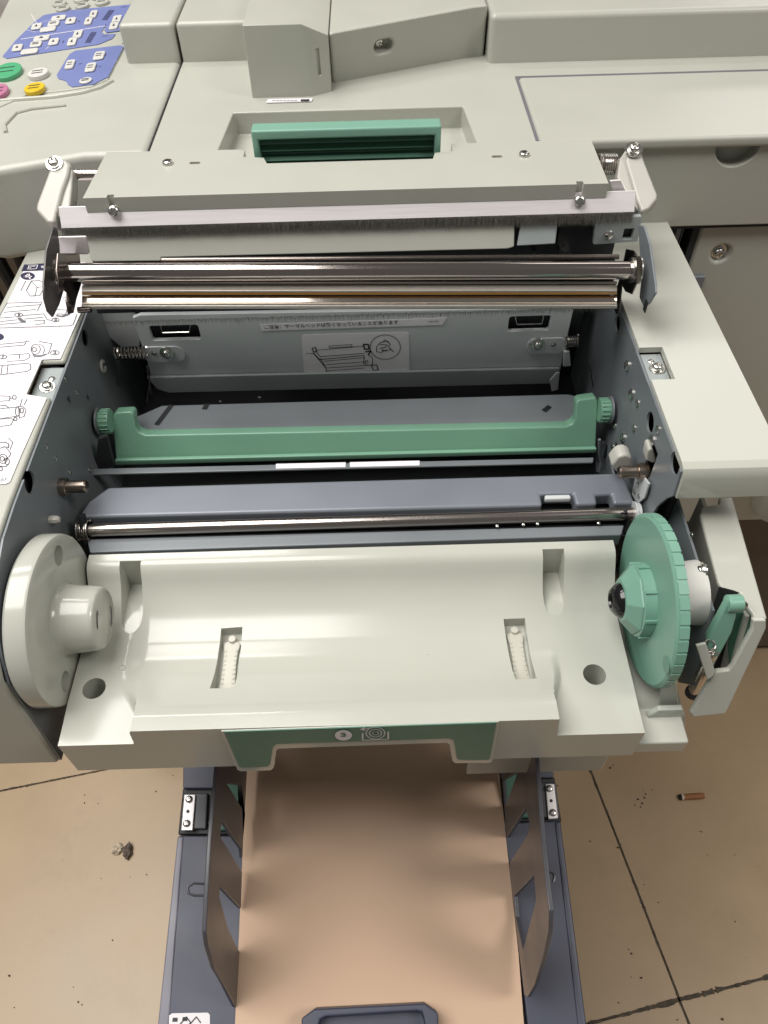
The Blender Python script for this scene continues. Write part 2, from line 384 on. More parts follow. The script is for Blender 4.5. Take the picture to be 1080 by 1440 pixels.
# ---- control panel film and keys
ZP = ZT + .0006
def film(pts, z, h, m_, name, parent, bevel=0):
    q = MB(); q.prism([at(u, v, z=z) for u, v in pts], (0, 0, h)); return q.build(name, m_, parent, smooth=bool(bevel), bevel=bevel)
bp = film([(-40, 170), (-40, 60), (60, -14), (210, -12), (205, 12), (198, 36), (180, 55), (172, 64), (176, 68), (152, 114), (128, 124), (95, 129), (40, 135)], ZT - .0005, .0016, PLASTIC, 'key_plate', panel_block, .0008)
ZP = ZT + .0012
f1 = film([(4, 80), (22, 58), (50, 30.5), (62, 22), (100, 15), (184, 7), (188, 10), (184, 18), (149, 35), (143, 46), (147, 49), (163, 48.5), (158, 55), (139, 63), (10, 83)], ZP, .0006, BLUEPANEL, 'blue_key_field', panel_block)
ZP += .0003; f2 = film([(158, 22), (201, 16), (196, 34), (182, 42), (150, 46.5), (147, 43), (153, 26)], ZP, .0006, BLUEPANEL, 'blue_key_field', panel_block)
ZP -= .0003; f3 = film([(98, 77), (106, 72), (169, 64.5), (174, 66.5), (152, 109), (132, 119), (102, 123), (96, 119.5), (93, 114.5), (82, 111), (80, 106)], ZP, .0006, BLUEPANEL, 'blue_key_field', panel_block)
m = MB(); z6 = ZP + .0008
m.ribbon([at(30, 55, z=z6), at(147, 36.5, z=z6)], .0012, (0, 0, 1))
for pl_ in ([(44, 20), (52, 33), (76, 27)], [(37, 42), (50, 45)], [(64, 69), (72, 63)], [(28, 72), (20, 68)]):
    m.ribbon([at(u, v, z=z6) for u, v in pl_], .0005, (0, 0, 1))
m.build('panel_lines', WHITEINK, panel_block, smooth=False)
m = MB()
for (u, v, du, dv, n_) in ((146, 28, 10, -14, 4), (178, 37, 8, -12, 3), (122, 60, 9, -15, 4), (112, 31, 2, -2, 1), (90, 60, 2, -3, 1), (148, 78, 4, -1, 1), (140, 94, 4, -1, 1), (113, 90, 4, -1, 1), (172, 10, 8, -1, 1), (146, 51, 7, -1, 1)):
    for k in range(n_):
        m.ribbon([at(u + k * 2.1 - 2, v, z=z6), at(u + du + k * 2.1 - 2, v + dv, z=z6)], .0008, (0, 0, 1))
m.build('panel_lettering', NAVY, panel_block, smooth=False)
def key(u, v, w_, h_, round_, m_, mark=True, hh=.0017, z=None):
    z = ZP + .0006 if z is None else z
    c = at(u, v, z=z + hh); pts = []
    aa = at(u + w_, v - w_ * .13, z=z + hh) - c; bb = at(u - h_ * .36, v + h_, z=z + hh) - c
    if round_:
        base = [(math.cos(2 * math.pi * k / 22), math.sin(2 * math.pi * k / 22)) for k in range(22)]
    else:
        base = rrect(-1, 1, -1, 1, .35, 3)
    q = MB(); q.prism([c + aa * x + bb * y - Vector((0, 0, hh)) for x, y in base], (0, 0, hh))
    o = q.build('key', m_, panel_block, bevel=.0007)
    if mark:
        q = MB(); n0 = Vector((0, 0, .0003))
        if mark == 'tri': q.poly([c + aa * .3 + bb * .3 + n0, c - aa * .3 + bb * .3 + n0, c - bb * .4 + n0])
        else:
            for yy in (-.3, .2): q.ribbon([c - aa * .55 + bb * yy + n0, c + aa * .45 + bb * yy + n0], .0011, (0, 0, 1))
        q.build('key_mark', INK, o, smooth=False)
for u, v, w_, h_, mk in ((98, 89.5, 6, 6, 1), (139, 77, 7.5, 5.5, 1), (127, 93.5, 7, 6, 1), (82, 24, 10, 3, 'tri'), (75, 32, 8, 3.4, 1), (67, 40, 11, 3, 0), (51, 36, 7, 4, 'tri'), (99, 28, 7, 4, 'tri'), (131, 19, 5, 5, 'tri'), (124, 28.5, 5, 5, 'tri'),
                            (58, 52.5, 11, 3.4, 'tri'), (50, 61, 8, 3.6, 1), (41, 71, 12, 3.2, 0), (24, 66, 7, 4.4, 'tri'), (75, 57.5, 7, 4.4, 'tri'), (109, 47, 6, 5.4, 'tri'), (101, 57.5, 6, 5.4, 'tri'), (164, 26, 6, 5, 'tri'), (160, 35, 6, 5, 'tri')):
    key(u, v, w_, h_, False, KEYWHITE, mk)
key(120, 112, 9, 4, True, KEYWHITE, 1)
key(10, 98, 20, 11, True, KEYGREEN, 1, .004, ZT + .001); key(53, 101, 14.5, 6.5, True, KEYWHITE, 1, .004, ZT + .001)
key(48, 122, 14.5, 7, True, KEYYELLOW, 1, .004, ZT + .001); key(-2, 126, 13, 9, True, KEYPINK, 1, .004, ZT + .001)
for u, v in ((83, 3), (113, -3), (88, 10), (115, 6), (143, 1), (138, -7)): key(u, v, 10, 4, True, PLASTIC, 1, .003, ZT + .001)
# moulded dip in front of the keys
rim = [at(u, v, z=ZT + .0006) for u, v in ((8, 186), (6, 176), (22, 159), (45, 153), (92, 148))]
m = MB(); m.tube(rim, .0016, 8); m.build('moulded_rim', PLASTIC, panel_block)
m = MB(); m.tube([at(u, v, z=ZT + .0003) for u, v in ((-30, 146), (20, 141), (75, 137), (115, 131), (140, 124), (158, 114))], .0022, 8); m.build('moulded_rim', PLASTIC, panel_block)
# ---- lower cabinet
m = MB(); m.box(.276, .80, .598, .64, .50, .9035)
cut = MB(); dsc = at(1014, 357, y=.598); cut.cyl(dsc + Vector((0, -.01, 0)), dsc + Vector((0, .007, 0)), .0078, 32)
door = m.build('side_door', PLASTIC, dup, bevel=.004, seg=3, cuts=cut)
screw(dsc + Vector((-.001, .0065, -.001)), (0, -1, 0), door, 1.5, True)
m = MB(); m.box(.245, .80, .592, .70, .9036, .9064); m.build('door_gap', CAVITY, dup, smooth=False)
m = MB(); t0 = at(972, 400, y=.596); m.box(t0.x - .012, t0.x + .010, .594, .5978, t0.z - .009, t0.z + .009); m.build('lavender_tab', BLUEPLATE, dup, bevel=.001)
# dark opening the unit was drawn out of; deep shade put into its near-black colour
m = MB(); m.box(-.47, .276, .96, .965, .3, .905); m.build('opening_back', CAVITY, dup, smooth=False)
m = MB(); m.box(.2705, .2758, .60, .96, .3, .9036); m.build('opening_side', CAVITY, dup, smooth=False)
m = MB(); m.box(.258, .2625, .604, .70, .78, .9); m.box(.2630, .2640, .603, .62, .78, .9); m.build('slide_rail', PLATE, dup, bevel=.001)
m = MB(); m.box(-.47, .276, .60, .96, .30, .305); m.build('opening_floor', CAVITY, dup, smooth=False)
m = MB(); m.box(-.50, .80, .69, 1.05, .02, .498); lowc = m.build('lower_cabinet', WORN, dup, bevel=.004)
for k, (x, r) in enumerate(((-.345, .006), (-.36, .004), (-.325, .005))):
    m = MB(); m.tube([(x + .012 * math.sin(k + i * .5), .62 + .01 * math.cos(k * 2 + i * .4), .90 - .06 * i) for i in range(10)], r, 8)
    m.build('hanging_cable', DARK, dup)
m = MB(); m.box(-.50, -.32, .70, .72, .3, .905); m.build('opening_side', WORN, dup, smooth=False)
lg = [at(u, v, y=.50) for u, v in ((1018, 692), (1052, 692), (1030, 770), (1006, 770))]
m = MB(); m.box(.255, .277, .50, .53, .60, .74); m.build('support_post', PLASTIC, dup, bevel=.002)
m = MB(); p = at(1090, 705, y=.576); m.lathe((p.x, .576, p.z), (0, 0, -1), [(-.03, .026), (0, .026), (.012, .024), (.018, .018), (.02, .0)], 28); m.build('rounded_latch', MILKY, dup)

# ================================================================== PULLED-OUT MASTER UNIT
unit = thing('master_making_unit', 'pulled-out master making unit of the duplicator with open cream roll cradle', 'drawer unit', (-.02, .35, .77))
XL, XR, ZD = -.220, .1805, .911
# ---- left deck with printed instructions
prof = [(.598, ZD), (.300, ZD), (.276, .9095), (.258, .904), (.242, .895), (.229, .883), (.219, .868), (.2115, .855), (.2045, .757)]
inner = offset(prof, .0045)
m = MB(); m.yz(prof + inner[::-1], -.286, XL)
cut = MB(); nL = [at(u, v, z=ZD) for u, v in ((91, 508), (61, 508), (42.5, 554), (70.5, 557))]
cut.box(-.2375, -.21, nL[3].y, nL[1].y, .88, .93)
deckL = m.build('side_deck', PLASTIC, unit, bevel=.0022, seg=3, cuts=cut)
m = MB(); m.yz([(.598, .9064), (.30, .9064), (.262, .899), (.232, .879), (.2165, .850), (.2095, .7575), (.598, .7575)], -.286, -.2835); m.build('outer_skirt', PLASTIC, deckL, smooth=False)
m = MB(); m.yz(rrect(nL[3].y - .0008, nL[1].y + .0012, 0, 1, .001, 1)[:0] or [(nL[3].y + .0005, .9045), (nL[1].y - .0005, .9045), (nL[1].y - .0005, .9055), (nL[3].y + .0005, .9055)], -.2375, -.2215)
tabL = m.build('fixing_tab', LIPM, unit, bevel=.0006)
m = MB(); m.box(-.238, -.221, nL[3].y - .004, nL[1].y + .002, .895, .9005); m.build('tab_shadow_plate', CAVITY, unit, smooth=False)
pL = at(67, 545, z=.9056); screw(pL, (.1, -.1, 1), tabL, 1.05, True); inst('rivet', RIVET, tabL, frame(at(73, 533, z=.9056), (0, 0, 1), 0, 1.0))
# instruction label
ZL = ZD + .0004
lab = MB(); lp = [at(u, v, z=ZL) for u, v in ((33, 372), (120, 369), (114, 440), (85, 505), (59, 506), (37, 555), (66, 560), (30, 640), (14, 678), (8, 681), (-60, 682), (-60, 535))]
lp[0] = Vector((-.2800, lp[0].y, ZL)); lp[-1] = Vector((-.2800, lp[-1].y, ZL)); lp[-2] = Vector((-.2800, lp[-2].y, ZL))
lab.prism(lp, (0, 0, .0003)); label = lab.build('instruction_label', WHITEINK, deckL, smooth=False)
ZI = ZL + .0006
def LZ(pts): return [at(u, v, z=ZI) for u, v in pts]
m = MB(); m.poly(LZ([(30, 381), (34, 372), (66, 370), (63, 380)])); m.build('label_banner', NAVY, label, smooth=False); m = MB(); m.poly(LZ([(39 + 10 * math.cos(t * .35), 388 + 5.3 * math.sin(t * .35)) for t in range(18)])); m.build('label_badge', NAVY, label, smooth=False); m = MB()
m.poly(LZ([(-6 + 11.5 * math.cos(t * .35), 473.5 + 5.6 * math.sin(t * .35)) for t in range(18)])); m.build('label_badge', NAVY, label, smooth=False)
m = MB(); zz = ZI + .0003
def Lw(pts): return [at(u, v, z=zz) for u, v in pts]
m.ribbon(Lw([(39, 378.5), (41, 373), (53, 372.5), (51, 378)]), .0007, (0, 0, 1), True); m.ribbon(Lw([(42, 377), (44, 374.5), (49, 374.5)]), .0008, (0, 0, 1)); m.ribbon(Lw([(58, 374), (60, 377), (62, 374)]), .0008, (0, 0, 1), True)
m.ribbon(Lw([(42, 391.5), (40.5, 384.8), (34.5, 389.3), (44, 388.9)]), .0013, (0, 0, 1)); m.build('label_numeral', WHITEINK, label, smooth=False)
m = MB(); t_ = .00055
def dr(pts, wd=t_, closed=False): m.ribbon(LZ(pts), wd, (0, 0, 1), closed)
def ell(cx, cy, rx, ry, wd=t_): dr([(cx + rx * math.cos(k * .4), cy + ry * math.sin(k * .4)) for k in range(16)], wd, True)
dr([(29, 409), (36, 395)]); dr([(37, 408), (44, 395), (55, 394), (60, 397)]); dr([(44, 395), (52, 404), (49, 416), (42, 416), (37, 408)], closed=True); dr([(52, 404), (60, 403)]); dr([(43, 416), (56, 415), (60, 408)])
dr([(0, 443), (10, 426), (60, 424.5)], .0006); dr([(0, 461), (98, 458), (103, 456), (108, 442)], .0006)
dr([(10, 432), (58, 428)]); dr([(5, 439), (50, 435)]); dr([(0, 447), (20, 445.5)]); dr([(32, 443.5), (62, 441)]); dr([(0, 452), (24, 449.5)]); dr([(34, 448.5), (60, 446)]); dr([(0, 456), (36, 453)]); dr([(52, 437), (58, 426)]); dr([(48, 451), (62, 450), (62, 455), (50, 456)])
ell(26, 442.6, 5.5, 2.8); dr([(25, 441), (28, 441.5), (25.5, 442.6), (28, 443.5), (25, 444.2)], .0007)
m.poly(LZ([(24, 447), (29, 446.5), (34, 450.5), (36, 450.2), (35.5, 453.5), (28, 452)]))
ell(78, 449.6, 5, 2.8); dr([(76, 448.7), (79, 448), (79, 449.5), (76.5, 451), (80, 450.8)], .0007); dr([(80, 435), (94, 436), (92, 442), (80, 441)]); m.poly(LZ([(79, 442), (86, 444), (98, 440), (98, 442.5), (88, 446), (79, 444.5)]))
dr([(62, 442), (66, 449), (72, 450.5)]); dr([(88, 420), (95, 416), (92, 423)])
dr([(0, 484), (36, 480.5), (38, 479), (41, 480)]); dr([(0, 488), (34, 485), (36, 482)]); dr([(55, 480), (73, 483), (68, 497), (62, 499)], .0006)
ell(50, 491, 6.5, 7); ell(48, 491.5, 3, 3); dr([(55, 484), (60, 486), (63, 492), (60, 497)]); m.poly(LZ([(45, 497.6), (49, 497.4), (48, 499.5), (58, 499), (65, 496.8), (64, 499), (58, 501.5), (48.5, 501.5), (48.5, 503)]))
ell(77, 495.8, 6, 3.2); dr([(75, 494.8), (78, 494), (78, 495.8), (75.5, 497.4), (79, 497.2)], .0007); ell(4, 501.5, 5.5, 2.8); dr([(3, 500.5), (4.5, 499.8), (3.5, 503.4)], .0007)
dr([(12, 499), (27, 498), (40, 497), (42, 499)]); dr([(10, 508), (34, 506.5), (41, 503), (42, 499)]); dr([(27, 498), (27, 504)]); dr([(0, 514), (38, 510.5), (43, 512.5), (43, 519), (38, 522), (0, 527)], .0006); dr([(3, 513.6), (1, 527)]); dr([(11, 513), (9.5, 526)])
dr([(0, 556.5), (14, 557), (13, 563), (0, 564)]); ell(20, 558.5, 2.6, 3); dr([(14, 560), (18, 560.5)]); dr([(0, 569.5), (8, 570), (13, 574)], .0006); dr([(0, 574.5), (22, 572.5), (26, 571)]); dr([(0, 588.5), (20, 585.5), (25, 585)])
ell(24.5, 578.5, 3, 6.5); dr([(26, 572), (31, 570.5), (36.5, 576), (34, 585), (27, 588)], closed=True); ell(30.5, 577, 2.3, 3.6); dr([(28, 571), (31, 561)]); dr([(34, 569), (38, 561)])
dr([(0, 589), (16, 588.5), (19, 590), (15, 597.5), (0, 599.5)]); ell(21.5, 589, 2.2, 2.4); dr([(12, 616), (18, 622), (14, 632)]); dr([(0, 622), (7, 621.5), (12, 624), (12, 629), (6, 628), (0, 630)], .0007); dr([(9, 630), (15, 637), (13, 642), (5, 646)], .0006)
ell(4, 645, 6, 6.5); ell(3, 645, 3, 3.2); ell(10, 649, 3, 4.5); dr([(0, 655), (8, 656), (12, 652)], .0006); ell(1, 659, 2.2, 3)
m.build('label_drawing', GREYINK, label, smooth=False)
text('label_code', '07', GREYINK, label, at(0.5, 675, z=ZI), (1, 0, 0), (0, 1, 0), .0036)
# ---- left side plate
bott = [(.598, .908), (.300, .908), (.276, .9065), (.259, .9015), (.244, .893), (.231, .881), (.2215, .867), (.2135, .851), (.2065, .7575), (.598, .7575)]
m = MB(); m.yz(bott, XL, XL + .0016)
cut = MB()
for u, v, r in ((42, 678, .0073), (120, 475, .0062)):
    p = at(u, v, x=XL + .0016); cut.cyl((XL - .004, p.y, p.z), (XL + .004, p.y, p.z), r, 28)
for u, v, a_, b_ in ((97.5, 563, .002, .0035), (124, 560, .0018, .003), (35, 652, .0095, .0012), (12, 718, .004, .0015)):
    p = at(u, v, x=XL + .0016); cut.box(XL - .004, XL + .004, p.y - a_, p.y + a_, p.z - b_, p.z + b_)
plL = m.build('side_plate', PLATE, unit, cuts=cut, smooth=False)
m = MB(); m.box(XL - .012, XL - .006, .24, .59, .79, .905); m.build('hole_shade_backing', CAVITY, unit, smooth=False)  # near-black sheet added so the plate holes look shaded
for u, v in ((108, 551), (79, 645), (98, 664), (126, 661), (142, 644), (66, 628), (92, 533), (160, 470)):
    inst('rivet', RIVET, plL, frame(at(u, v, x=XL + .0016), (1, 0, 0), 0, .9))
p = at(82, 685, x=XL); q = at(108, 685, x=XL + .026)
m = MB(); m.lathe((XL + .001, p.y, p.z), (1, 0, 0), [(0, .0062), (.005, .0062), (.0055, .0056)], 24); m.lathe((XL + .006, p.y, p.z), (1, 0, 0), [(0, .0044), (.0125, .0044), (.0135, .0036)], 24); m.build('locating_pin', BRONZE, plL)
p = at(70, 731, x=XL + .0016); m = MB(); m.lathe((p.x, p.y, p.z), (1, 0, 0), [(0, .0028), (.0045, .0028), (.0065, .0018)], 8); m.build('nylon_clip', MILKY, plL)
p = at(143, 515, x=XL + .0016); m = MB(); m.tube(arc((p.x + .001, p.y, p.z), .0042, .3, 5.6, 14, (0, 1, 0), (0, 0, 1)), .0013, 6); m.build('wire_hook', MILKY, plL)
# ---- right deck
m = MB()
prof = [(.598, ZD), (.318, ZD), (.3125, .9095), (.3085, .904), (.3075, .8885)]
m.yz(prof + offset(prof, .0045)[::-1], XR, .2425)
m.yz([(.598, .9062), (.314, .9062), (.3105, .8885), (.598, .8885)], .2385, .2424)
cut = MB(); nR = [at(u, v, z=ZD) for u, v in ((897, 488), (930, 488), (948, 528), (916, 534))]
cut.box(.17, .1965, nR[3].y, nR[1].y, .88, .93)
deckR = m.build('side_deck', DECKM, unit, bevel=.0045, seg=4, cuts=cut)
m = MB(); m.box(.1822, .1965, nR[3].y + .0005, nR[1].y - .0005, .9045, .9055); tabR = m.build('fixing_tab', LIPM, unit, bevel=.0006)
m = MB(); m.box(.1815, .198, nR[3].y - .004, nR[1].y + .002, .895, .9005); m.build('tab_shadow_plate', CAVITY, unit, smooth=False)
screw(at(924, 519, z=.9056), (-.1, -.1, 1), tabR, 1.05, True); inst('rivet', RIVET, tabR, frame(at(915.5, 509, z=.9056), (0, 0, 1), 0, 1.0))
# ---- right side plate
edge = [at(u, v, x=XR) for u, v in ((950, 697), (940, 701), (927, 712), (919, 726), (915, 742))]
pr = [(.598, .908), (.312, .908)] + [(p.y, p.z) for p in edge] + [(.335, .79), (.335, .7735), (.598, .7735)]
m = MB(); m.yz(pr, XR - .0016, XR)
cut = MB()
for u, v, r in ((949, 651, .0075), (914, 594, .0072), (868, 455, .0062)):
    p = at(u, v, x=XR - .0016); cut.cyl((XR - .006, p.y, p.z), (XR + .004, p.y, p.z), r, 28)
p = at(957, 632, x=XR - .0016); cut.box(XR - .004, XR + .004, p.y - .0095, p.y + .0095, p.z - .001, p.z + .001)
p = at(868, 646, x=XR - .0016); cut.box(XR - .006, XR + .004, p.y - .008, p.y + .012, p.z - .016, p.z + .008)
p = at(915, 652, x=XR - .0016); cut.box(XR - .006, XR + .004, p.y - .005, p.y + .008, p.z - .010, p.z + .014)
plR = m.build('side_plate', PLATE, unit, cuts=cut, smooth=False)
m = MB(); m.box(XR + .010, XR + .014, .33, .59, .79, .885); m.build('hole_shade_backing', CAVITY, unit, smooth=False)  # added dark sheet, painted shade behind the right plate's holes
for u, v, s_ in ((883, 514, 1.3), (889, 554, 1.3), (897, 567, .9), (865, 599, .9), (892, 602, .9), (926, 604, .9), (877, 616, 1.3), (918, 620, 1.4), (862, 628, .7)):
    inst('rivet', RIVET, plR, frame(at(u, v, x=XR - .0016), (-1, 0, 0), 0, s_ * 1.35))
p = at(912, 663, x=XR)
m = MB(); m.lathe((XR - .001, p.y, p.z), (-1, 0, 0), [(0, .0062), (.006, .0062), (.0065, .0056)], 24); m.lathe((XR - .007, p.y, p.z), (-1, 0, 0), [(0, .0044), (.0125, .0044), (.0135, .0036)], 24); m.build('locating_pin', BRONZE, plR)
# white nylon guides by the right pin
m = MB(); p = at(878, 655, x=.168)
m.prism([at(u, v, y=p.y) for u, v in ((859, 655), (869, 643), (880, 640), (889, 644), (891, 657), (888, 669), (876, 669), (866, 664))], (0, .012, 0)); m.build('nylon_guide', MILKY, unit, bevel=.002)
m = MB(); p = at(914, 640, x=.1765); m.prism([at(u, v, y=p.y) for u, v in ((911, 634), (915, 631), (919, 634), (923, 648), (919, 652), (908, 648))], (0, .01, 0)); m.build('nylon_guide', MILKY, unit, bevel=.0015)
m = MB(); m.prism([at(u, v, x=.176) for u, v in ((893, 672), (903, 668), (912, 680), (906, 700), (896, 708), (888, 696))], (.0015, 0, 0)); brk = m.build('pivot_bracket', HEADPLATE, unit, bevel=.0004)
for u, v in ((897, 681), (893, 691), (899, 698)): inst('rivet', RIVET, brk, frame(at(u, v, x=.1759), (-1, 0, 0), 0, .8))
# ---- inside: rear wall, floor, bluish inner plate
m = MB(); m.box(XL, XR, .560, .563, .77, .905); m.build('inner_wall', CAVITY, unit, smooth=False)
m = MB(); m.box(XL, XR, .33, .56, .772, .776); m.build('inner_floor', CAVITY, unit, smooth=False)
m = MB(); m.prism([(-.196, .440, .8285), (.168, .440, .8285), (.168, .466, .8285), (.152, .472, .8285), (-.178, .472, .8285), (-.196, .460, .8285)], (0, 0, .0015))
cut = MB()
for u0, u1 in ((225, 236), (775, 783)):
    a, b_ = at(u0, 600, z=.83), at(u1 + 8, 570, z=.83); cut.prism([a, a + Vector((.004, 0, 0)), b_ + Vector((.004, 0, 0)), b_], (0, 0, .004)); 
m.build('inner_guide_plate', PLATE, unit, bevel=.0006)
for (u0, v0), (u1, v1) in (((221, 596), (240, 571)), ((288, 574), (291, 569)), ((766, 577), (772, 572))):
    a, b_ = at(u0, v0, z=.8304), at(u1, v1, z=.8304); m = MB(); m.ribbon([a, b_], .0042, (0, 0, 1)); m.build('plate_slot', DARK, unit, smooth=False)
for u, v in ((310, 566), (365, 560)): inst('rivet', RIVET, unit, frame(at(u, v, y=.49), (0, -1, .2), 0, .8))
# thermal head carrier plate
YH = .5045
outline = [at(u, v, y=YH) for u, v in ((186, 447), (197, 443), (798, 433), (806, 437), (786, 530), (780, 537), (236, 550), (222, 545), (214, 536), (206, 505), (203, 497))]
m = MB(); m.prism(outline, (0, .004, 0)); cut = MB()
for u0, u1, v0, v1 in ((215, 278, 457, 479), (714, 775, 444, 466)):
    a, c_ = at(u0, v1, y=YH), at(u1, v0, y=YH)
    cut.prism([(x, YH - .01, z) for x, z in rrect(a.x, c_.x, a.z, c_.z, .002, 3)], (0, .03, 0))
head = m.build('head_carrier_plate', HEADPLATE, unit, bevel=.0007, cuts=cut)
m = MB(); a = at(212, 545, y=YH); c_ = at(786, 522, y=YH)
m.prism([at(u, v, y=YH) + Vector((0, -.0006, 0)) for u, v in ((207, 527), (786, 514), (781, 536), (238, 549), (222, 544))], (0, -.003, 0)); m.build('plate_lip', LIPM, head, bevel=.001)
m = MB(); m.box(-.205, .165, YH + .012, YH + .016, .85, .905); m.build('window_backing', DARK, head, smooth=False)
for pts in (((226, 458), (228, 468), (266, 467), (268, 457)), ((725, 446), (727, 456), (762, 455), (764, 445))):
    m = MB(); m.tube([at(u, v, y=YH - .001) for u, v in pts], .0006, 8); m.build('wire_clip', SCREWM, head)
for u0, u1, uc, ur, v_ in ((205, 258, 235, 216, 496), (738, 800, 756, 778, 484)):
    a, c_ = at(u0, v_ + 13, y=YH), at(u1, v_ - 11, y=YH)
    m = MB(); m.prism([(x, YH - .0002, z) for x, z in rrect(a.x, c_.x, a.z, c_.z, (c_.z - a.z) * .48, 6)], (0, -.0014, 0)); bs = m.build('pressed_boss', HEADPLATE, head, bevel=.0008)
    screw(at(uc, v_, y=YH - .0017), (0, -1, .1), bs, 1.15, True); inst('rivet', RIVET, bs, frame(at(ur, v_, y=YH - .0017), (0, -1, 0), 0, 1.0))
# labels on the carrier plate
yl = YH - .0003
m = MB(); m.prism([at(u, v, y=yl) for u, v in ((365, 456), (628, 446.5), (622, 456.5), (368, 465))], (0, -.0003, 0)); lb = m.build('warning_strip', WHITEINK, head, smooth=False)
a, c_ = at(371, 460.6, y=yl - .0006), at(560, 453.5, y=yl - .0006)
tx = text('warning_text', 'ご注意：サーマルヘッドは熱くなっていることがあります', INK, lb, a, (c_ - a), (0, 0, 1), .0040, bold=.00006)
wd = max(v.co.x for v in tx.data.vertices); sc = (c_ - a).length / wd
for v in tx.data.vertices: v.co.x *= sc; v.co.y *= 1.0
a = at(602, 452.5, y=yl - .0006); text('label_code', '0000-0448', INK, lb, a, (c_ - at(371, 460.6, y=yl - .0006)), (0, 0, 1), .0019)
m = MB(); m.prism([at(u, v, y=yl) for u, v in ((424, 474), (427, 470.5), (571, 466.5), (575, 469), (576, 518), (566, 528), (432, 530.5), (428, 527))], (0, -.0003, 0)); lb = m.build('picture_label', WHITEINK, head, smooth=False)
m = MB(); yi = yl - .0006
def LY(pts): return [at(340 + u * .2963, 440 + v * .2963, y=yi) for u, v in pts]
def dy(pts, wd=.00055, closed=False): m.ribbon(LY(pts), wd, (0, -1, 0), closed)
def ey_(cx, cy, rx, ry, wd=.0005): dy([(cx + rx * math.cos(k * .26), cy + ry * math.sin(k * .26)) for k in range(24)], wd, True)
ey_(681, 163, 72, 58, .0006)
dy([(640, 160), (660, 140), (690, 135), (705, 150), (695, 160), (720, 185)], .0006); dy([(640, 162), (640, 185), (665, 188), (672, 178), (710, 175)], .0006); dy([(655, 150), (690, 152), (680, 165), (655, 168)], .0006); dy([(668, 140), (680, 128), (700, 140)]); dy([(665, 165), (668, 182), (690, 180)])
dy([(305, 193), (340, 192)]); dy([(334, 168), (350, 165), (355, 182), (340, 186)], .0008, True); dy([(352, 178), (580, 158)]); dy([(414, 158), (520, 150), (524, 160), (416, 167)], .0005, True); dy([(340, 190), (370, 222), (580, 202)], .0007); dy([(355, 186), (372, 208), (582, 192)], .0006); dy([(372, 216), (400, 260), (402, 280)], .0006); dy([(340, 192), (400, 262), (610, 248)], .0006); dy([(404, 276), (580, 262)]); dy([(390, 230), (580, 212)]); dy([(400, 246), (590, 232)])
dy([(578, 150), (600, 150), (604, 172), (582, 172)], .0012, True); dy([(588, 185), (612, 182), (600, 200)], .0012); dy([(582, 205), (578, 240), (600, 250), (620, 246), (620, 212), (600, 200)]); dy([(585, 240), (588, 228), (598, 226), (598, 240)], .0005); dy([(615, 250), (640, 246), (648, 270), (625, 274)], .0008, True)
m.build('label_drawing', INK, lb, smooth=False)
text('label_code', '003-09842-200', INK, lb, at(529, 525, y=yi), (c_ - at(371, 460.6, y=yl - .0006)), (0, 0, 1), .0022)
# side brackets and springs of the carrier
m = MB(); m.prism([at(u, v, y=.515) for u, v in ((140, 436), (188, 434), (198, 478), (196, 488), (170, 488), (148, 470))], (0, .003, 0)); m.build('carrier_bracket', HEADPLATE, unit, bevel=.0008)
m = MB(); p0, p1 = at(162, 497, y=.500), at(206, 496, y=.500); m.spring(p0, p1, .0046, .0009, 9)
m.tube([at(u, v, y=.497) for u, v in ((168, 503), (167, 530), (165, 560))], .0007, 6); m.build('coil_spring', SPRINGM, unit)
m = MB(); m.tube([at(u, v, y=.497) for u, v in ((207, 515), (211, 540), (206, 566))], .0009, 6); m.tube([at(u, v, y=.497) for u, v in ((211, 545), (217, 566))], .0009, 6); m.build('spring_leg', SPRINGM, unit)
m = MB(); p0, p1 = at(794, 480, y=.505), at(813, 479, y=.505); m.spring(p0, p1, .0046, .0009, 6); m.build('coil_spring', SPRINGM, unit)
m = MB(); m.prism([at(u, v, y=.50) for u, v in ((793, 495), (801, 494), (803, 515), (792, 516))], (0, .003, 0)); m.prism([at(u, v, y=.50) for u, v in ((783, 524), (787, 525), (785, 548), (776, 551), (773, 535))], (0, .003, 0)); m.build('latch_tab', HEADPLATE, unit, bevel=.0006)
m = MB(); m.tube([at(u, v, y=.49) for u, v in ((828, 505), (832, 530), (834, 544))], .0005, 6); m.build('spring_leg', SPRINGM, unit)
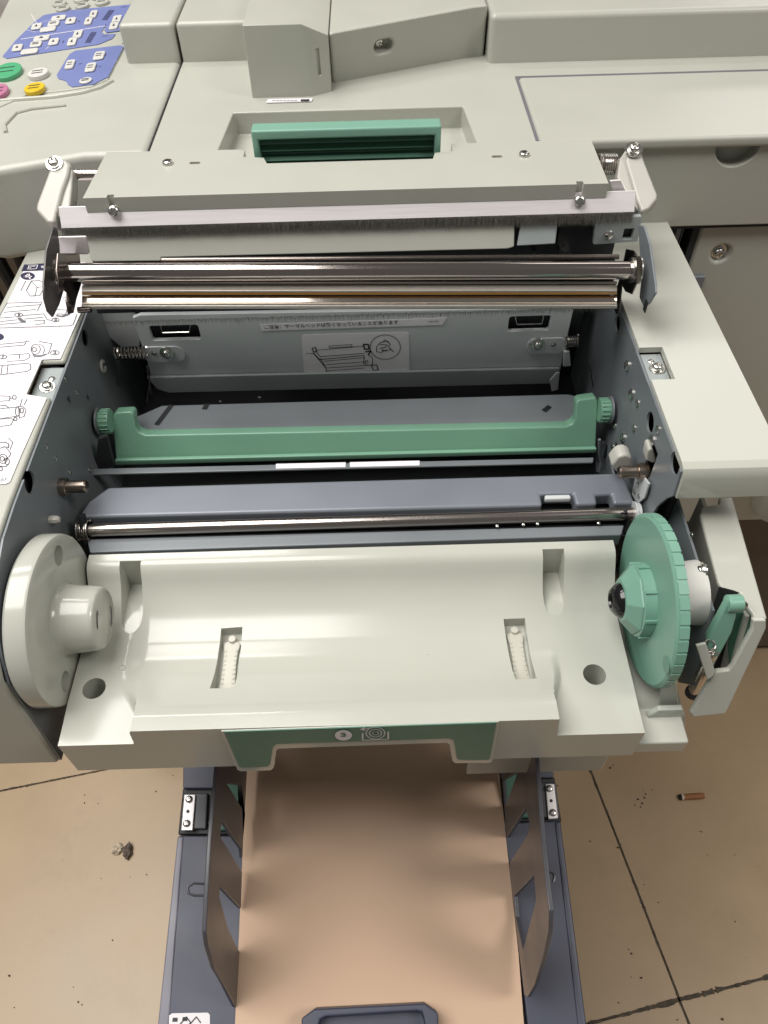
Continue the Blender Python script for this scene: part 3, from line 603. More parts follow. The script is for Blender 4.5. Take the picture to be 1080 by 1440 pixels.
# ---- green pressure bar
YG = .428
op = [at(u, v, y=YG) for u, v in ((157, 586), (162, 580.5), (184, 579), (188, 582), (190, 600), (195, 608), (205, 612), (796, 600), (805, 596), (809, 589), (810, 567), (814, 562.5), (838, 559), (841, 565), (838, 629), (163, 646))]
op = [EYE + (p - EYE) * (1 + (p.z - .825) * .75) for p in op]
m = MB(); m.prism(op, (0, .010, -.003)); bar = m.build('green_pressure_bar', GREENBAR, unit, bevel=.0016, seg=3)
m = MB(); lp_ = [EYE + (p - EYE) * (1 + (.8065 - .825) * .75) for p in [at(u, v, y=YG) for u, v in ((163, 643), (838, 626.5), (837, 633), (163, 650.5))]]; m.prism(lp_, (0, -.0045, .0010)); m.build('bar_lip', GREENBAR, bar, bevel=.0012)
for p, sx in ((at(156, 592, y=.434), -1), (at(842, 577, y=.434), 1)):
    m = MB(); n_ = 36; prof_ = [(0, .0088), (.0065, .0092), (.0078, .0085)]
    m.lathe(p, (sx, 0, 0), prof_, n_)
    for k in range(n_):
        a_ = 2 * math.pi * k / n_
        if k % 2 == 0:
            c0 = p + Vector((sx * .0005, .0092 * math.cos(a_), .0092 * math.sin(a_))); m.cyl(c0, c0 + Vector((sx * .006, 0, 0)), .0006, 5)
    m.build('thumb_wheel', GREENBAR, bar)
    m = MB(); m.lathe(p + Vector((sx * .0078, 0, 0)), (sx, 0, 0), [(0, .0105), (.0015, .0105)], 28); m.build('wheel_washer', PLATE, bar)
# strip below the bar
m = MB(); m.prism([at(u, v, z=.829) for u, v in ((128, 659), (835, 643), (834, 650), (128, 667))], (0, 0, -.002)); st = m.build('guide_strip', PLATE, unit, bevel=.0006)
for a_, b_ in ((388, 486), (492, 590)):
    m = MB(); m.prism([at(u, v, z=.8292) for u, v in ((a_, 662 - (a_ - 128) * .0226 - 3.5), (b_, 662 - (b_ - 128) * .0226 - 3.5), (b_, 662 - (b_ - 128) * .0226 + 3.2), (a_, 662 - (a_ - 128) * .0226 + 3.2))], (0, 0, .0003)); m.build('strip_label', WHITEINK, st, smooth=False)
m = MB(); m.prism([at(u, v, y=.415) for u, v in ((838, 636), (846, 620), (851, 627), (848, 660), (838, 664))], (.002, 0, 0)); m.tube([at(u, v, y=.41) for u, v in ((843, 618), (843, 640), (846, 650), (843, 663))], .0012, 6); m.build('bar_link', PLATE, unit)
m = MB(); m.prism([at(u, v, y=.41) for u, v in ((138, 618), (150, 614), (160, 655), (132, 668))], (0, .004, 0)); m.build('bar_end_bracket', CAVITY, unit)
# ---- blue-grey cross beam
bt = [at(u, v, z=.8425) for u, v in ((152, 684.5), (868, 664.5), (880, 674), (893, 707), (109, 727), (124, 705))]
m = MB(); m.prism(bt, (0, 0, -.012)); cut = MB()
for pts in (((760, 695), (806, 694), (812, 716), (764, 717)), ((838, 696), (860, 694.5), (863, 712), (840, 714))):
    cut.prism([at(u, v, z=.8425) + Vector((0, 0, .01)) for u, v in pts[:2]] + [at(u, v, z=.8425) + Vector((0, -.01, .01)) for u, v in pts[2:]], (0, 0, -.04))
beam = m.build('cross_beam', BLUEPLATE, unit, bevel=.0022, seg=4, cuts=cut)
m = MB(); a, c_ = at(765, 699, z=.842), at(801, 697.5, z=.842); m.box(a.x, c_.x, a.y - .004, a.y, .840, .8445); m.build('beam_tab', HEADPLATE, beam, bevel=.0012)
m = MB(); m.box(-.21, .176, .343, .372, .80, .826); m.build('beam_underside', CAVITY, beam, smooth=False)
# nickel guide shaft
s0, s1 = Vector((-.2115, .3355, .8395)), Vector((.1765, .3375, .8385))
m = MB(); m.cyl(s0, s1, .0046, 32); shaft = m.build('guide_shaft', ROD, unit)
m = MB(); p = at(880, 721, y=.333); m.cyl(p + Vector((0, -.001, 0)), p + Vector((0, .002, 0)), .0013, 12); m.build('shaft_hole', DARK, shaft)
m = MB(); m.lathe(s0 + Vector((.006, 0, 0)), (1, 0, 0), [(-.001, .0048), (0, .0075), (.001, .0048)], 24); m.spring(s0 + Vector((.001, 0, 0)), s0 + Vector((.009, 0, 0)), .0068, .0006, 6); m.build('coil_spring', SPRINGM, unit)
m = MB(); m.lathe(s1 + Vector((-.004, 0, 0)), (1, 0, 0), [(0, .0085), (.0012, .0085), (.0016, .0075), (.004, .0075)], 28); m.build('shaft_collar', HEADPLATE, unit)
m = MB(); m.prism([at(u, v, x=-.207) for u, v in ((108, 726), (116, 722), (124, 760), (128, 771), (118, 766))], (.002, 0, 0)); m.build('shaft_bracket', DARK, unit)
m = MB(); m.prism([at(u, v, x=.168) for u, v in ((874, 728), (890, 732), (884, 745), (874, 752))], (.002, 0, 0)); m.build('shaft_bracket', DARK, unit)
m = MB(); m.prism([at(u, v, z=.8355) for u, v in ((122, 758), (878, 738), (874, 752), (126, 777))], (0, 0, -.012)); rs = m.build('grey_rail', PLATE, unit, bevel=.001)
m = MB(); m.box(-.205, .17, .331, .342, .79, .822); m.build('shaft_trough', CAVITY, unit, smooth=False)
for u, v in ((699, 740), (736, 738), (756, 737), (842, 736)): inst('rivet', RIVET, rs, frame(at(u, v, z=.838), (0, -.5, 1), 0, .5))
# ---- cradle: one moulded shell, height over (x, y)
YC0, YC1 = .1925, .3145
XC0, XC1 = -.199, .1535
def lerp(t, P_):
    n_ = len(P_)
    sl = [(P_[k + 1][1] - P_[k][1]) / (P_[k + 1][0] - P_[k][0]) for k in range(n_ - 1)]
    tg = [sl[0]] + [0 if sl[k - 1] * sl[k] <= 0 else 2 * sl[k - 1] * sl[k] / (sl[k - 1] + sl[k]) for k in range(1, n_ - 1)] + [sl[-1]]
    for k in range(n_ - 1):
        if t <= P_[k + 1][0]:
            h = P_[k + 1][0] - P_[k][0]; u = max(0, (t - P_[k][0]) / h)
            return (2 * u ** 3 - 3 * u * u + 1) * P_[k][1] + (u ** 3 - 2 * u * u + u) * h * tg[k] + (3 * u * u - 2 * u ** 3) * P_[k + 1][1] + (u ** 3 - u * u) * h * tg[k + 1]
    return P_[-1][1]
MIDP = [(.1925, .829), (.2015, .8290), (.2065, .8278), (.2125, .8248), (.2195, .8205), (.2285, .8152), (.24, .8105), (.252, .8085), (.262, .8085), (.272, .8103), (.282, .8145), (.29, .8200), (.296, .8262), (.300, .8318), (.3035, .8362), (.3075, .8385), (.3145, .839)]
LFTP = [(.1925, .8115), (.20, .8118), (.225, .8133), (.245, .8130), (.262, .8128), (.278, .8158), (.289, .8218), (.2975, .8290), (.3035, .8365), (.3075, .8386), (.3145, .839)]
RGTP = [(.1925, .8065), (.20, .8066), (.215, .8072), (.228, .808), (.24, .8082), (.252, .8085), (.262, .8088), (.272, .8103), (.282, .8145), (.29, .8200), (.296, .8262), (.300, .8318), (.3035, .8362), (.3075, .8385), (.3145, .839)]
def sm(t): t = max(0, min(1, t)); return t * t * (3 - 2 * t)
def hgt(x, y):
    # width of the soft end wall shrinks towards the lip
    fr = sm((y - .205) / .03); w_ = .002 + .011 * fr
    xl0 = -.1535 - .0165 * fr; xr0 = .0985 + .005 * fr
    zm = lerp(y, MIDP)
    if x < -.02: k = sm((x - xl0) / w_); return lerp(y, LFTP) * (1 - k) + zm * k
    k = sm((xr0 - x) / (.002 + .005 * fr) + 1) if x > xr0 else 1
    return lerp(y, RGTP) * (1 - k) + zm * k
xsn = sorted(set([round(XC0 + .0035 * i, 5) for i in range(101) if XC0 + .0035 * i < XC1] + [XC1] + [round(-.172 + .001 * i, 5) for i in range(24)] + [round(.0955 + .001 * i, 5) for i in range(42)]))
ysn = sorted(set([round(YC0 + .0015 * i, 5) for i in range(81)] + [YC1]))
m = MB(); G = [[m.bm.verts.new((x, y, hgt(x, y))) for x in xsn] for y in ysn]; Bz = .7735
Bv = [[m.bm.verts.new((x, y, Bz)) for x in xsn] for y in (ysn[0], ysn[-1])]
for j in range(len(ysn) - 1):
    for i in range(len(xsn) - 1): m.bm.faces.new((G[j][i], G[j][i + 1], G[j + 1][i + 1], G[j + 1][i]))
for i in range(len(xsn) - 1):
    m.bm.faces.new((Bv[0][i], Bv[0][i + 1], G[0][i + 1], G[0][i])); m.bm.faces.new((G[-1][i], G[-1][i + 1], Bv[1][i + 1], Bv[1][i]))
m.bm.faces.new([Bv[0][0]] + [G[j][0] for j in range(len(ysn))] + [Bv[1][0]]); m.bm.faces.new(([Bv[0][-1]] + [G[j][-1] for j in range(len(ysn))] + [Bv[1][-1]])[::-1])
m.bm.faces.new(Bv[0][::-1] + Bv[1])
cut = MB()
# clip windows
WIN = []
for a, b_, c_, d_ in (((311, 884), (341, 882), (332, 975), (298, 976)), ((708, 871), (738, 870), (753, 962), (723, 963))):
    q = [at(u, v, z=.810) for u, v in (a, b_, c_, d_)]; WIN.append(q)
    cut.prism([p + Vector((0, 0, .05)) for p in q], (0, 0, -.0585))
# screw tunnels
def tunnel(xa, xb, yr):
    cx = (xa + xb) / 2; pts = [(xa, .3088), (xa, .262 + yr)]
    pts += [(cx + (xb - xa) / 2 * math.cos(t), .262 + yr - .014 * math.sin(t)) for t in [math.pi * (1 - i / 8) for i in range(1, 8)]] + [(xb, .262 + yr), (xb, .3088)]
    cut.prism([(x, y, .8112) for x, y in pts], (0, 0, .06))
a, b_ = at(173, 782, z=.836), at(202, 782, z=.836); tunnel(a.x, b_.x, .020); TL = (a.x, b_.x)
a, b_ = at(760, 766, z=.836), at(790, 766, z=.836); tunnel(a.x, b_.x, .025); TR = (a.x, b_.x)
for u, v, z_ in ((129, 963, .818), (839, 941, .815)):
    p = at(u, v, z=z_); cut.cyl((p.x, p.y, .782), (p.x, p.y, .85), .0072, 32)
# hand cut-out under the front edge
hc = [at(u, v, y=YC0) for u, v in ((386, 1120), (387, 1050), (634, 1041), (640, 1120))]
cut.prism([p + Vector((0, -.03, 0)) for p in hc], (0, .0415, 0))
cradle = m.build('roll_cradle', GLOSSY, unit, bevel=.0011, seg=2, cuts=cut, angle=42)
for q in WIN:
    c0 = (q[0] + q[1] + q[2] + q[3]) / 4; up_ = ((q[0] + q[1]) / 2 - (q[2] + q[3]) / 2); L_ = up_.length; up_ = up_.normalized(); rt = Vector((up_.y, -up_.x, 0)); z_ = .8015 - .004
    m = MB(); wv = [(x * 1.05, y * .94) for x, y in [(-.0052, -.5), (-.0055, -.44), (-.0046, -.25), (-.0042, 0), (-.0044, .2), (-.0052, .3), (-.005, .36), (-.003, .37), (-.0024, .43), (.0024, .43), (.003, .37), (.005, .36), (.0052, .3), (.0044, .2), (.0042, 0), (.0046, -.25), (.0055, -.44), (.0052, -.5)]]
    m.prism([c0 + rt * x + up_ * (y * L_) + Vector((0, 0, z_ - c0.z)) for x, y in wv], (0, 0, .0065))
    for k in range(9):
        for s_ in (-1, 1): p = c0 + rt * (s_ * .0034) + up_ * ((-.36 + k * .07) * L_); m.box(p.x - .0009, p.x + .0009, p.y - .0008, p.y + .0008, z_ + .006, z_ + .0070)
    for s_ in (-.0028, .0028): p = c0 + rt * s_ - up_ * (.48 * L_); m.box(p.x - .0016, p.x + .0016, p.y - .002, p.y + .002, z_, z_ + .0085)
    p = c0 + up_ * (.38 * L_); m.cyl((p.x, p.y, z_ + .005), (p.x, p.y, z_ + .0085), .0026, 14)
    m.build('roll_clip', CLIPM, cradle, bevel=.0005)
for (a_, b_), uv in ((TL, (196, 806)), (TR, (769, 791))):
    p = at(*uv, z=.8155); screw(Vector((p.x, p.y, .8116)), (0, -.3, 1), cradle, 1.0, True)
for u, v in ((172, 939), (601, 924)):
    p = at(u, v, z=.80); z_ = hgt(p.x, p.y); p = at(u, v, z=z_); m = MB(); m.lathe((p.x, p.y, z_ - .0004), (0, 0, 1), [(0, .0021), (.0007, .0021), (.0009, .0017), (.0004, .0014)], 20); m.build('mould_mark', GLOSSY, cradle)
# green label film on the front
yf = YC0 - .0004
def LF(pts, dy_=0): return [at(u, v, y=yf - dy_) for u, v in pts]
m = MB(); m.prism(LF([(311, 1026), (702, 1012.5), (692, 1069), (689, 1070.5), (640, 1071), (636, 1068), (632, 1045), (628, 1042), (392, 1050.5), (389, 1053), (385, 1078), (381, 1081), (338, 1082.5), (334, 1080)]), (0, -.0012, 0)); rimo = m.build('label_rim', GLOSSY, cradle, bevel=.0005)
m = MB(); m.prism(LF([(315, 1028), (698, 1015), (688.5, 1066), (686, 1067.5), (645, 1067.5), (642, 1065), (638, 1040), (632, 1037), (389, 1045), (384, 1049), (380, 1074), (376, 1077), (340, 1078.5), (336.5, 1076.5)], .0013), (0, -.0006, 0)); gl = m.build('green_front_label', GREENLABEL, cradle, smooth=False)
m = MB(); YY = yf - .0024
def F_(pts): return [at(u, v, y=YY) for u, v in pts]
m.poly(F_([(483 + 12 * math.cos(k * .2618), 1034 + 7.3 * math.sin(k * .2618)) for k in range(24)]))
for r_ in (4.2, 8.6, 13.2):
    m.ribbon(F_([(528 + r_ * math.cos(k * .2618), 1031 + r_ * .62 * math.sin(k * .2618)) for k in range(24)]), .0008, (0, -1, 0), True)
m.ribbon(F_([(510, 1031), (510, 1041), (546, 1039.5), (546, 1029)]), .0009, (0, -1, 0)); m.ribbon(F_([(512, 1025.5), (526, 1022.5)]), .0009, (0, -1, 0)); m.poly(F_([(506, 1025.6), (513, 1022.4), (513, 1028)]))
m.build('label_symbol', WHITEINK, gl, smooth=False)
text('label_numeral', '3', GREENLABEL, gl, at(483, 1034, y=YY - .0004), (1, 0, 0), (0, 0, 1), .0072, 'CENTER', bold=.0003)
# stepped right end and ledge
m = MB(); m.box(XC1 - .003, .1860, .1935, .2175, .7738, .7882); m.build('cradle_ledge', GLOSSY, unit, bevel=.0016, seg=3)
m = MB(); m.yz([(.218, .774), (.218, .782), (.262, .784), (.31, .79), (.31, .774)], XC1 + .0004, .19); m.build('cradle_end_floor', GLOSSY, unit, smooth=False)
m = MB(); m.prism([at(u, v, y=.2145) for u, v in ((905, 1018), (908, 1000), (925, 991), (958, 990), (962, 1000), (962, 1016))], (0, -.004, 0)); m.build('frosted_stop', FROST, unit, bevel=.001)
m = MB(); m.prism([at(u, v, y=.220) for u, v in ((925, 992), (928, 958), (950, 955), (953, 991))], (0, -.003, 0)); m.build('frosted_tongue', FROST, unit, bevel=.0008)
m = MB(); a = at(780, 1066, y=.235); c_ = at(846, 1084, y=.235); m.box(.06, c_.x, .235, .30, c_.z, .7732); m.build('lower_cover', PLASTIC, unit, bevel=.0015)
# ---- left roll flange
AX = (.2625, .8415)
m = MB(); m.lathe((-.2152, *AX), (1, 0, 0), [(0, .0522), (.002, .0540), (.0112, .0538), (.0132, .0531), (.0142, .0512), (.0142, .0235), (.0142, .001)], 96)
cut = MB()
for u, v in ((82.5, 781), (92, 958)):
    p = at(u, v, x=-.201); cut.cyl((-.209, p.y, p.z), (-.198, p.y, p.z), .0064, 32)
fl_ = m.build('roll_flange', GLOSSY, unit, cuts=cut, angle=30)
m = MB(); m.lathe((-.2012, *AX), (1, 0, 0), [(0, .0240), (.0015, .0222), (.006, .0214), (.0205, .0200), (.0228, .0194), (.0240, .0182), (.0241, .001)], 72); kn = m.build('core_hub', GLOSSY, fl_, angle=50)
m = MB(); xk = -.2012 + .0244
for a0, a1 in ((.5, 1.15), (3.5, 4.35)):
    A_ = arc((xk, *AX), .0125, a0, a1, 8, (0, -1, 0), (0, 0, 1)); m.ribbon(A_, .0013, (1, 0, 0))
    d = (A_[-1] - A_[-2]).normalized(); nb = Vector((1, 0, 0)).cross(d); m.poly([A_[-1] + d * .0035, A_[-1] + nb * .0022, A_[-1] - nb * .0022])
m.build('turn_arrow', GREYINK, kn, smooth=False)
# ---- green roll flange with hub
FG = Vector((.1620, AX[0] + .002, AX[1] + .0005))
m = MB(); m.lathe(FG, (1, 0, 0), [(0, .001), (0, .0522), (.0012, .0538), (.0068, .0538), (.0073, .053), (.0073, .001)], 108)
for k in range(40):
    a_ = 2 * math.pi * k / 40; c = FG + Vector((.0015, .0537 * math.cos(a_), .0537 * math.sin(a_))); t = Vector((0, -math.sin(a_), math.cos(a_))); r_ = Vector((0, math.cos(a_), math.sin(a_)))
    m.prism([c - t * .0036 - r_ * .001, c + t * .0036 - r_ * .001, c + t * .0034 + r_ * .0006, c - t * .0034 + r_ * .0006], (.0056, 0, 0))
gf = m.build('green_roll_flange', GREEN, unit, angle=30)
m = MB(); n8 = 8
m.lathe(FG, (-1, 0, 0), [(0, .0232), (.0070, .0228), (.0074, .0220)], 48)
for k in range(8):
    a_ = 2 * math.pi * (k + .5) / 8; r_ = Vector((0, math.cos(a_), math.sin(a_))); t = Vector((0, -math.sin(a_), math.cos(a_))); c = FG + r_ * .0228
    m.prism([c - t * .0009, c + t * .0009, c + t * .0009 + r_ * .0014, c - t * .0009 + r_ * .0014], (-.0068, 0, 0))
m.build('hub_drum', GREEN, gf, angle=30)
m = MB(); m.lathe(FG + Vector((-.0072, 0, 0)), (-1, 0, 0), [(0, .0225), (.0010, .0222), (.0082, .0138), (.0084, .0118)], 8); m.build('hub_cone', GREEN, gf, bevel=.0006, smooth=False, angle=10)
m = MB(); m.lathe(FG + Vector((-.0150, 0, 0)), (-1, 0, 0), [(0, .0112), (.0012, .0110), (.0035, .0098), (.0062, .0068), (.0066, .0048), (.005, .0042), (.0045, .0005)], 40); m.build('black_core_tip', mat('gloss_black', (.008, .008, .009), .12, var=.1), gf)
p = at(937, 935, x=.1618); m = MB(); m.lathe((.1618, p.y, p.z), (-1, 0, 0), [(0, .0052), (.0003, .0052)], 28); m.build('shadow_dot', DOTM, gf)  # disc painted darker as a shadow dot on the flange
# ---- right end: dark plate, white hub, lever housing
XW = .1945
wp = [(.345, .862), (.246, .8565), (.226, .800), (.24, .7775), (.345, .7775)]
m = MB(); m.yz(wp, XW, XW + .0016); rp = m.build('side_plate', PLATE, unit, smooth=False)
m = MB(); m.lathe((XW, AX[0] + .004, AX[1] + .004), (-1, 0, 0), [(0, .0205), (.001, .0205), (.004, .0202), (.012, .0194), (.019, .0185)], 48); m.build('white_hub', HUBM, rp)
screw(at(990, 803, x=XW), (-1, 0, 0), rp, 1.1, True); inst('rivet', RIVET, rp, frame(at(973, 752, x=XW), (-1, 0, 0), 0, .8))
m = MB(); zt = .8615
tp = [at(u, v, z=zt) for u, v in ((970, 712), (1002, 703), (1013, 700), (1017, 710), (1034, 706), (1079, 872), (1066, 874), (1059, 861), (1052, 853), (1049, 842), (1019, 832), (1015, 823), (1000, 740), (970, 735), (969, 725))]
tp = [at(u, v, z=zt) for u, v in ((988, 712), (1012, 708), (1011, 699), (1030, 698), (1079, 868), (1076, 874), (1062, 874), (1058, 862), (1047, 848), (1041, 833), (1018, 832), (1010, 818), (985, 724))]
m.prism(tp, (0, 0, -.004)); hous = m.build('lever_housing', GLOSSY, unit, bevel=.0014, seg=3)
m = MB()
FA, FB = .2335, .2105; fz0, fz1 = .8612, .796
nf = Vector((0, -(fz0 - fz1), (FA - FB))).normalized(); fp = (Vector((0, FA, fz0)), nf)
fpts = [at(u, v, plane=fp) for u, v in ((1078, 872), (1078, 884), (1024, 998), (1021, 1004), (975, 1009), (971, 1003), (1003, 950), (1008, 945), (1025, 943), (1030, 937), (1058, 886), (1059, 872))]
m.prism(fpts, nf * -.004); m.build('housing_front', GLOSSY, hous, bevel=.0012, seg=3)
m = MB(); a = max(p.x for p in tp); m.yz([(.335, .857), (.241, .857), (.222, .80), (.235, .79), (.335, .79)], .2125, .2150); m.build('housing_wall', GLOSSY, hous, smooth=False)
bk = (Vector((0, FA + .022, fz0)), nf)
m = MB(); m.prism([at(u, v, plane=bk) for u, v in ((1012, 826), (1050, 836), (1066, 870), (1062, 892), (1030, 945), (1000, 950), (988, 905))], nf * -.001); m.build('lever_recess', DARK, hous, smooth=False)
bk = (Vector((0, FA + .012, fz0)), nf)
m = MB(); m.prism([at(u, v, plane=bk) for u, v in ((1034, 862), (1056, 862), (1059, 884), (1032, 936), (1026, 936), (1024, 905))], nf * -.001); m.build('lever_stop_wall', GREENDEEP, hous, smooth=False)
ip = [at(u, v, plane=(Vector((0, FA - .004, fz0)), nf)) for u, v in ((979, 908), (993, 905), (999, 922), (1006, 945), (1003, 951), (995, 957))]
m = MB(); m.prism(ip, nf * -.002); m.build('housing_lug', GLOSSY, hous, bevel=.0006)
# lever
lvp = (Vector((0, FA + .003, fz0)), nf)
lp = [at(u, v, plane=lvp) for u, v in ((1021, 852), (1025, 845), (1034, 842), (1037, 850), (1036, 868), (1030, 890), (1004, 938), (998, 942), (995, 937), (997, 896))]
m = MB(); m.prism(lp, nf * -.006); lev = m.build('green_lever', GREEN, unit, bevel=.0016, seg=3)
a, c_ = at(1034, 853, plane=lvp), at(1052, 853, plane=lvp)
m = MB(); m.lathe(a - Vector((.004, 0, 0)) - nf * .003, (1, 0, 0), [(0, .0052), (.009, .0052)], 28); m.build('lever_barrel', GREEN, lev, bevel=.0006)
m = MB(); m.lathe(at(1042, 852, plane=(Vector((0, FA + .0075, fz0)), nf)), nf, [(0, .0038), (.0008, .0038), (.0011, .0033)], 24); m.build('lever_pin', BRONZE, lev)
m = MB(); p0, p1 = at(1003, 916, y=.229), at(974, 975, y=.229); m.cyl(p0, p1, .0038, 24); pin = m.build('plunger_rod', ROD, unit)
m = MB(); m.lathe(p1, p1 - p0, [(-.003, .0050), (0, .0050)], 24); m.build('plunger_ring', DARK, pin)
m = MB(); m.spring(at(999, 905, y=.229), at(994, 921, y=.229), .0030, .0006, 5); m.build('coil_spring', SPRINGM, pin)

# ================================================================== HEAD LID (raised across the unit)
lid = thing('thermal_head_lid', 'cream hinged lid over the unit with green pull handle, brush strip and steel rollers', 'lid', (-.02, .52, .93))
lidp = [at(118, 275, z=.988), at(857, 262, z=.988), at(832, 198, z=.988), at(150, 213, z=.988)]
hx0, hx1 = -.0955, .0575
m = MB(); m.prism([(-.2007, .5085, .9775), (.1605, .5085, .9775), (.1613, .5745, .9775), (hx1, .5745, .9775), (hx1, .5625, .9775), (hx1 - .013, .5605, .9775), (hx1 - .015, .5515, .9775), (hx0 + .018, .5515, .9775), (hx0 + .015, .5605, .9775), (hx0, .5625, .9775), (hx0, .5745, .9775), (-.1985, .5765, .9775)], (0, 0, .0105)); m.box(-.1995, .1595, .5125, .516, .969, .9776)
cut = MB()
for uv in ((274, 229), (699, 220)):
    p = at(*uv, z=.988); cut.prism([(p.x + x, p.y + y, .984) for x, y in rrect(-.004, .004, -.0018, .0018, .0017, 4)], (0, 0, .01))
for uv in ((159, 280), (815, 267)):
    p = at(*uv, z=.984); cut.box(p.x - .0024, p.x + .0024, .50, .5125, .965, .99)
cover = m.build('lid_cover', PLASTIC, lid, bevel=.0035, seg=4, cuts=cut)
for uv in ((236, 230), (737, 218)): screw(at(*uv, z=.9882), (0, 0, 1), cover, 1.25)
# green handle
hyf, hyb = .5665, .580
a, c_ = at(354, 181, y=hyb), at(620, 177, y=hyb)
m = MB(); m.box(-.0882, .0492, hyf, hyb, .9665, 1.0045); cut = MB(); cut.box(-.0835, .0445, hyf - .01, hyb - .004, .96, .9975)
han = m.build('pull_handle', GREEN, lid, bevel=.0016, seg=3, cuts=cut)
m = MB()
for k in range(4): z_ = .970 + k * .0072; m.prism([(-.0838, hyb - .0045, z_), (-.0838, hyb - .0045, z_ + .0062), (-.0838, hyb - .009, z_ + .0030)], (.1286, 0, 0))
m.build('handle_ribs', GREENDEEP, han, bevel=.0004)
for x in (-.0905, .0515): 
    m = MB(); m.cyl((x - .002, .568, .976), (x + .002, .568, .976), .004, 16); m.build('handle_pivot', DARK, han)
# aluminium strip, brush
sa, sb = at(76, 293.5, y=.5065), at(899, 271, y=.5065)
m = MB(); z0 = lambda x: .9865 + (x + .02) * -.0005
m.yz([(.5035, .9690), (.5112, .9810), (.5122, .9803), (.5060, .9690)], -.2205, .1815); strip = m.build('aluminium_strip', ALU, lid, bevel=.0004)
for uv in ((160, 297), (815, 283)): screw(at(*uv, y=.5071), (0, -.84, .54), strip, 1.3, False, .5)
br = MB(); rnd = random.Random(3)
for k in range(4200):
    x = -.2205 + .4015 * k / 4200 + rnd.uniform(-.0002, .0002); y = .5040 + rnd.uniform(-.0014, .0014); L_ = .0086 + rnd.uniform(-.0010, .0010)
    dx = rnd.gauss(0, .0007); dyv = -.0015 + rnd.gauss(0, .0007); w_ = .00016
    a = Vector((x, y, .9691)); c_ = Vector((x + dx, y + dyv, .9691 - L_))
    br.poly([a + Vector((-w_, 0, 0)), a + Vector((w_, 0, 0)), c_])
    br.poly([a + Vector((0, -w_, 0)), a + Vector((0, w_, 0)), c_])
bo = br.build('brush_bristles', mat('bristle_fibre', (.19, .18, .155), .5, var=.6, vscale=900), strip, smooth=False); bo['kind'] = 'stuff'
m = MB(); m.box(-.2205, .181, .5065, .5085, .9625, .9692); m.build('brush_core', BRUSHM, strip, smooth=False)
# cream skirt below the brush, sensor flag, end block
yk = .5055
kn_ = Vector((0, -.021, .0115)).normalized(); kp = (Vector((0, .4975, .947)), kn_)
def skirt(name, pts, m_, dy_=.002, bev=.0008, par=lid):
    q = MB(); q.prism([at(u, v, plane=kp) for u, v in pts], kn_ * -dy_); return q.build(name, m_, par, bevel=bev)
skirt('lower_skirt', ((112, 318), (724, 310), (723, 347), (714, 350), (227, 362), (226, 367), (133, 368), (128, 366)), PLASTIC)
skirt('sensor_flag', ((733, 310), (785, 308), (781, 343), (727, 346)), LIPM)
eb = MB(); eb.prism([at(u, v, y=yk - .002) for u, v in ((838, 306), (903, 304), (897, 340), (834, 344))], (0, .004, 0)); cut = MB()
a, c_ = at(874, 335, y=yk), at(891, 320, y=yk); cut.box(a.x, c_.x, yk - .02, yk + .003, a.z, c_.z)
ebo = eb.build('end_block', LIPM, lid, bevel=.0008, cuts=cut); w_b = MB(); w_b.box(a.x - .001, c_.x + .001, yk + .0028, yk + .0042, a.z - .001, c_.z + .001); w_b.build('block_shade_backing', DARK, ebo); inst('rivet', RIVET, ebo, frame(at(856, 330, y=yk - .0022), (0, -1, .1), 0, 1.5))  # black backing added to paint the shade inside the block window
a, c_ = at(783, 345, y=yk + .003), at(836, 308, y=yk + .003)
m = MB(); m.box(a.x, c_.x, yk + .003, yk + .008, a.z, c_.z); m.build('black_gap_plate', DARK, lid)
m = MB(); m.box(-.213, .178, .519, .522, .925, .968); m.build('lid_inner_plate', CAVITY, lid, smooth=False)
for u in (752, 790, 799):
    m = MB(); p = at(u, 356, y=.500); m.cyl(p, p + Vector((0, .01, 0)), .0022 if u > 760 else .0014, 14); m.build('roller_stub', SCREWM, lid)
# rollers
m = MB(); p0, p1 = Vector((-.20, .476, .9585)), at(870, 361, y=.476); m.cyl(at(228, 366, y=.476), p1, .0018, 24); m.build('thin_rod', DARKSTEEL, lid)
r0, r1 = at(86, 383, y=.462), at(893, 380, y=.462)
m = MB(); m.cyl(r0, r1, .0060, 40); rol = m.build('steel_roller', CHROME, lid)
for p, sx in ((r0, 1), (r1, -1)):
    m = MB(); m.lathe(p + Vector((sx * .002, 0, 0)), (sx, 0, 0), [(0, .0085), (.0016, .0085)], 28); m.lathe(p + Vector((-sx * .003, 0, 0)), (sx, 0, 0), [(0, .0092), (.001, .0092)], 28); m.build('roller_clip', SCREWM, rol)
# thermal head bar in three facets
def bar3(name, v0, v1, y0, y1, m_, bev=.0004, h=.003):
    A0, A1 = at(115, v0 + .3, y=y0), at(868, v0 - .3, y=y0); B0, B1 = at(115, v1 + .3, y=y1), at(868, v1 - .3, y=y1)
    q = MB(); n_ = (A1 - A0).cross(B0 - A0).normalized(); n_ = n_ if n_.y > 0 else -n_
    q.prism([A0, A1, B1, B0], n_ * h); return q.build(name, m_, hb, bevel=bev)
m = MB(); a = at(115, 397, y=.470); c_ = at(868, 432, y=.470); m.box(-.201, .1655, .4675, .478, .923, .950); hb = m.build('thermal_head', CAVITY, lid, smooth=False)
bar3('head_facet', 395.5, 399.5, .4615, .4600, CHROME); bar3('head_facet', 400.8, 409, .4605, .4555, SATIN)
bar3('head_resistor_line', 409.8, 415, .4560, .4555, AMBER); bar3('head_facet', 415.8, 425, .4570, .4525, MIRROR)
bar3('head_facet', 425.8, 430, .4550, .4520, SATIN); bar3('head_edge', 431, 435, .4535, .4550, PLATE)
br = MB()
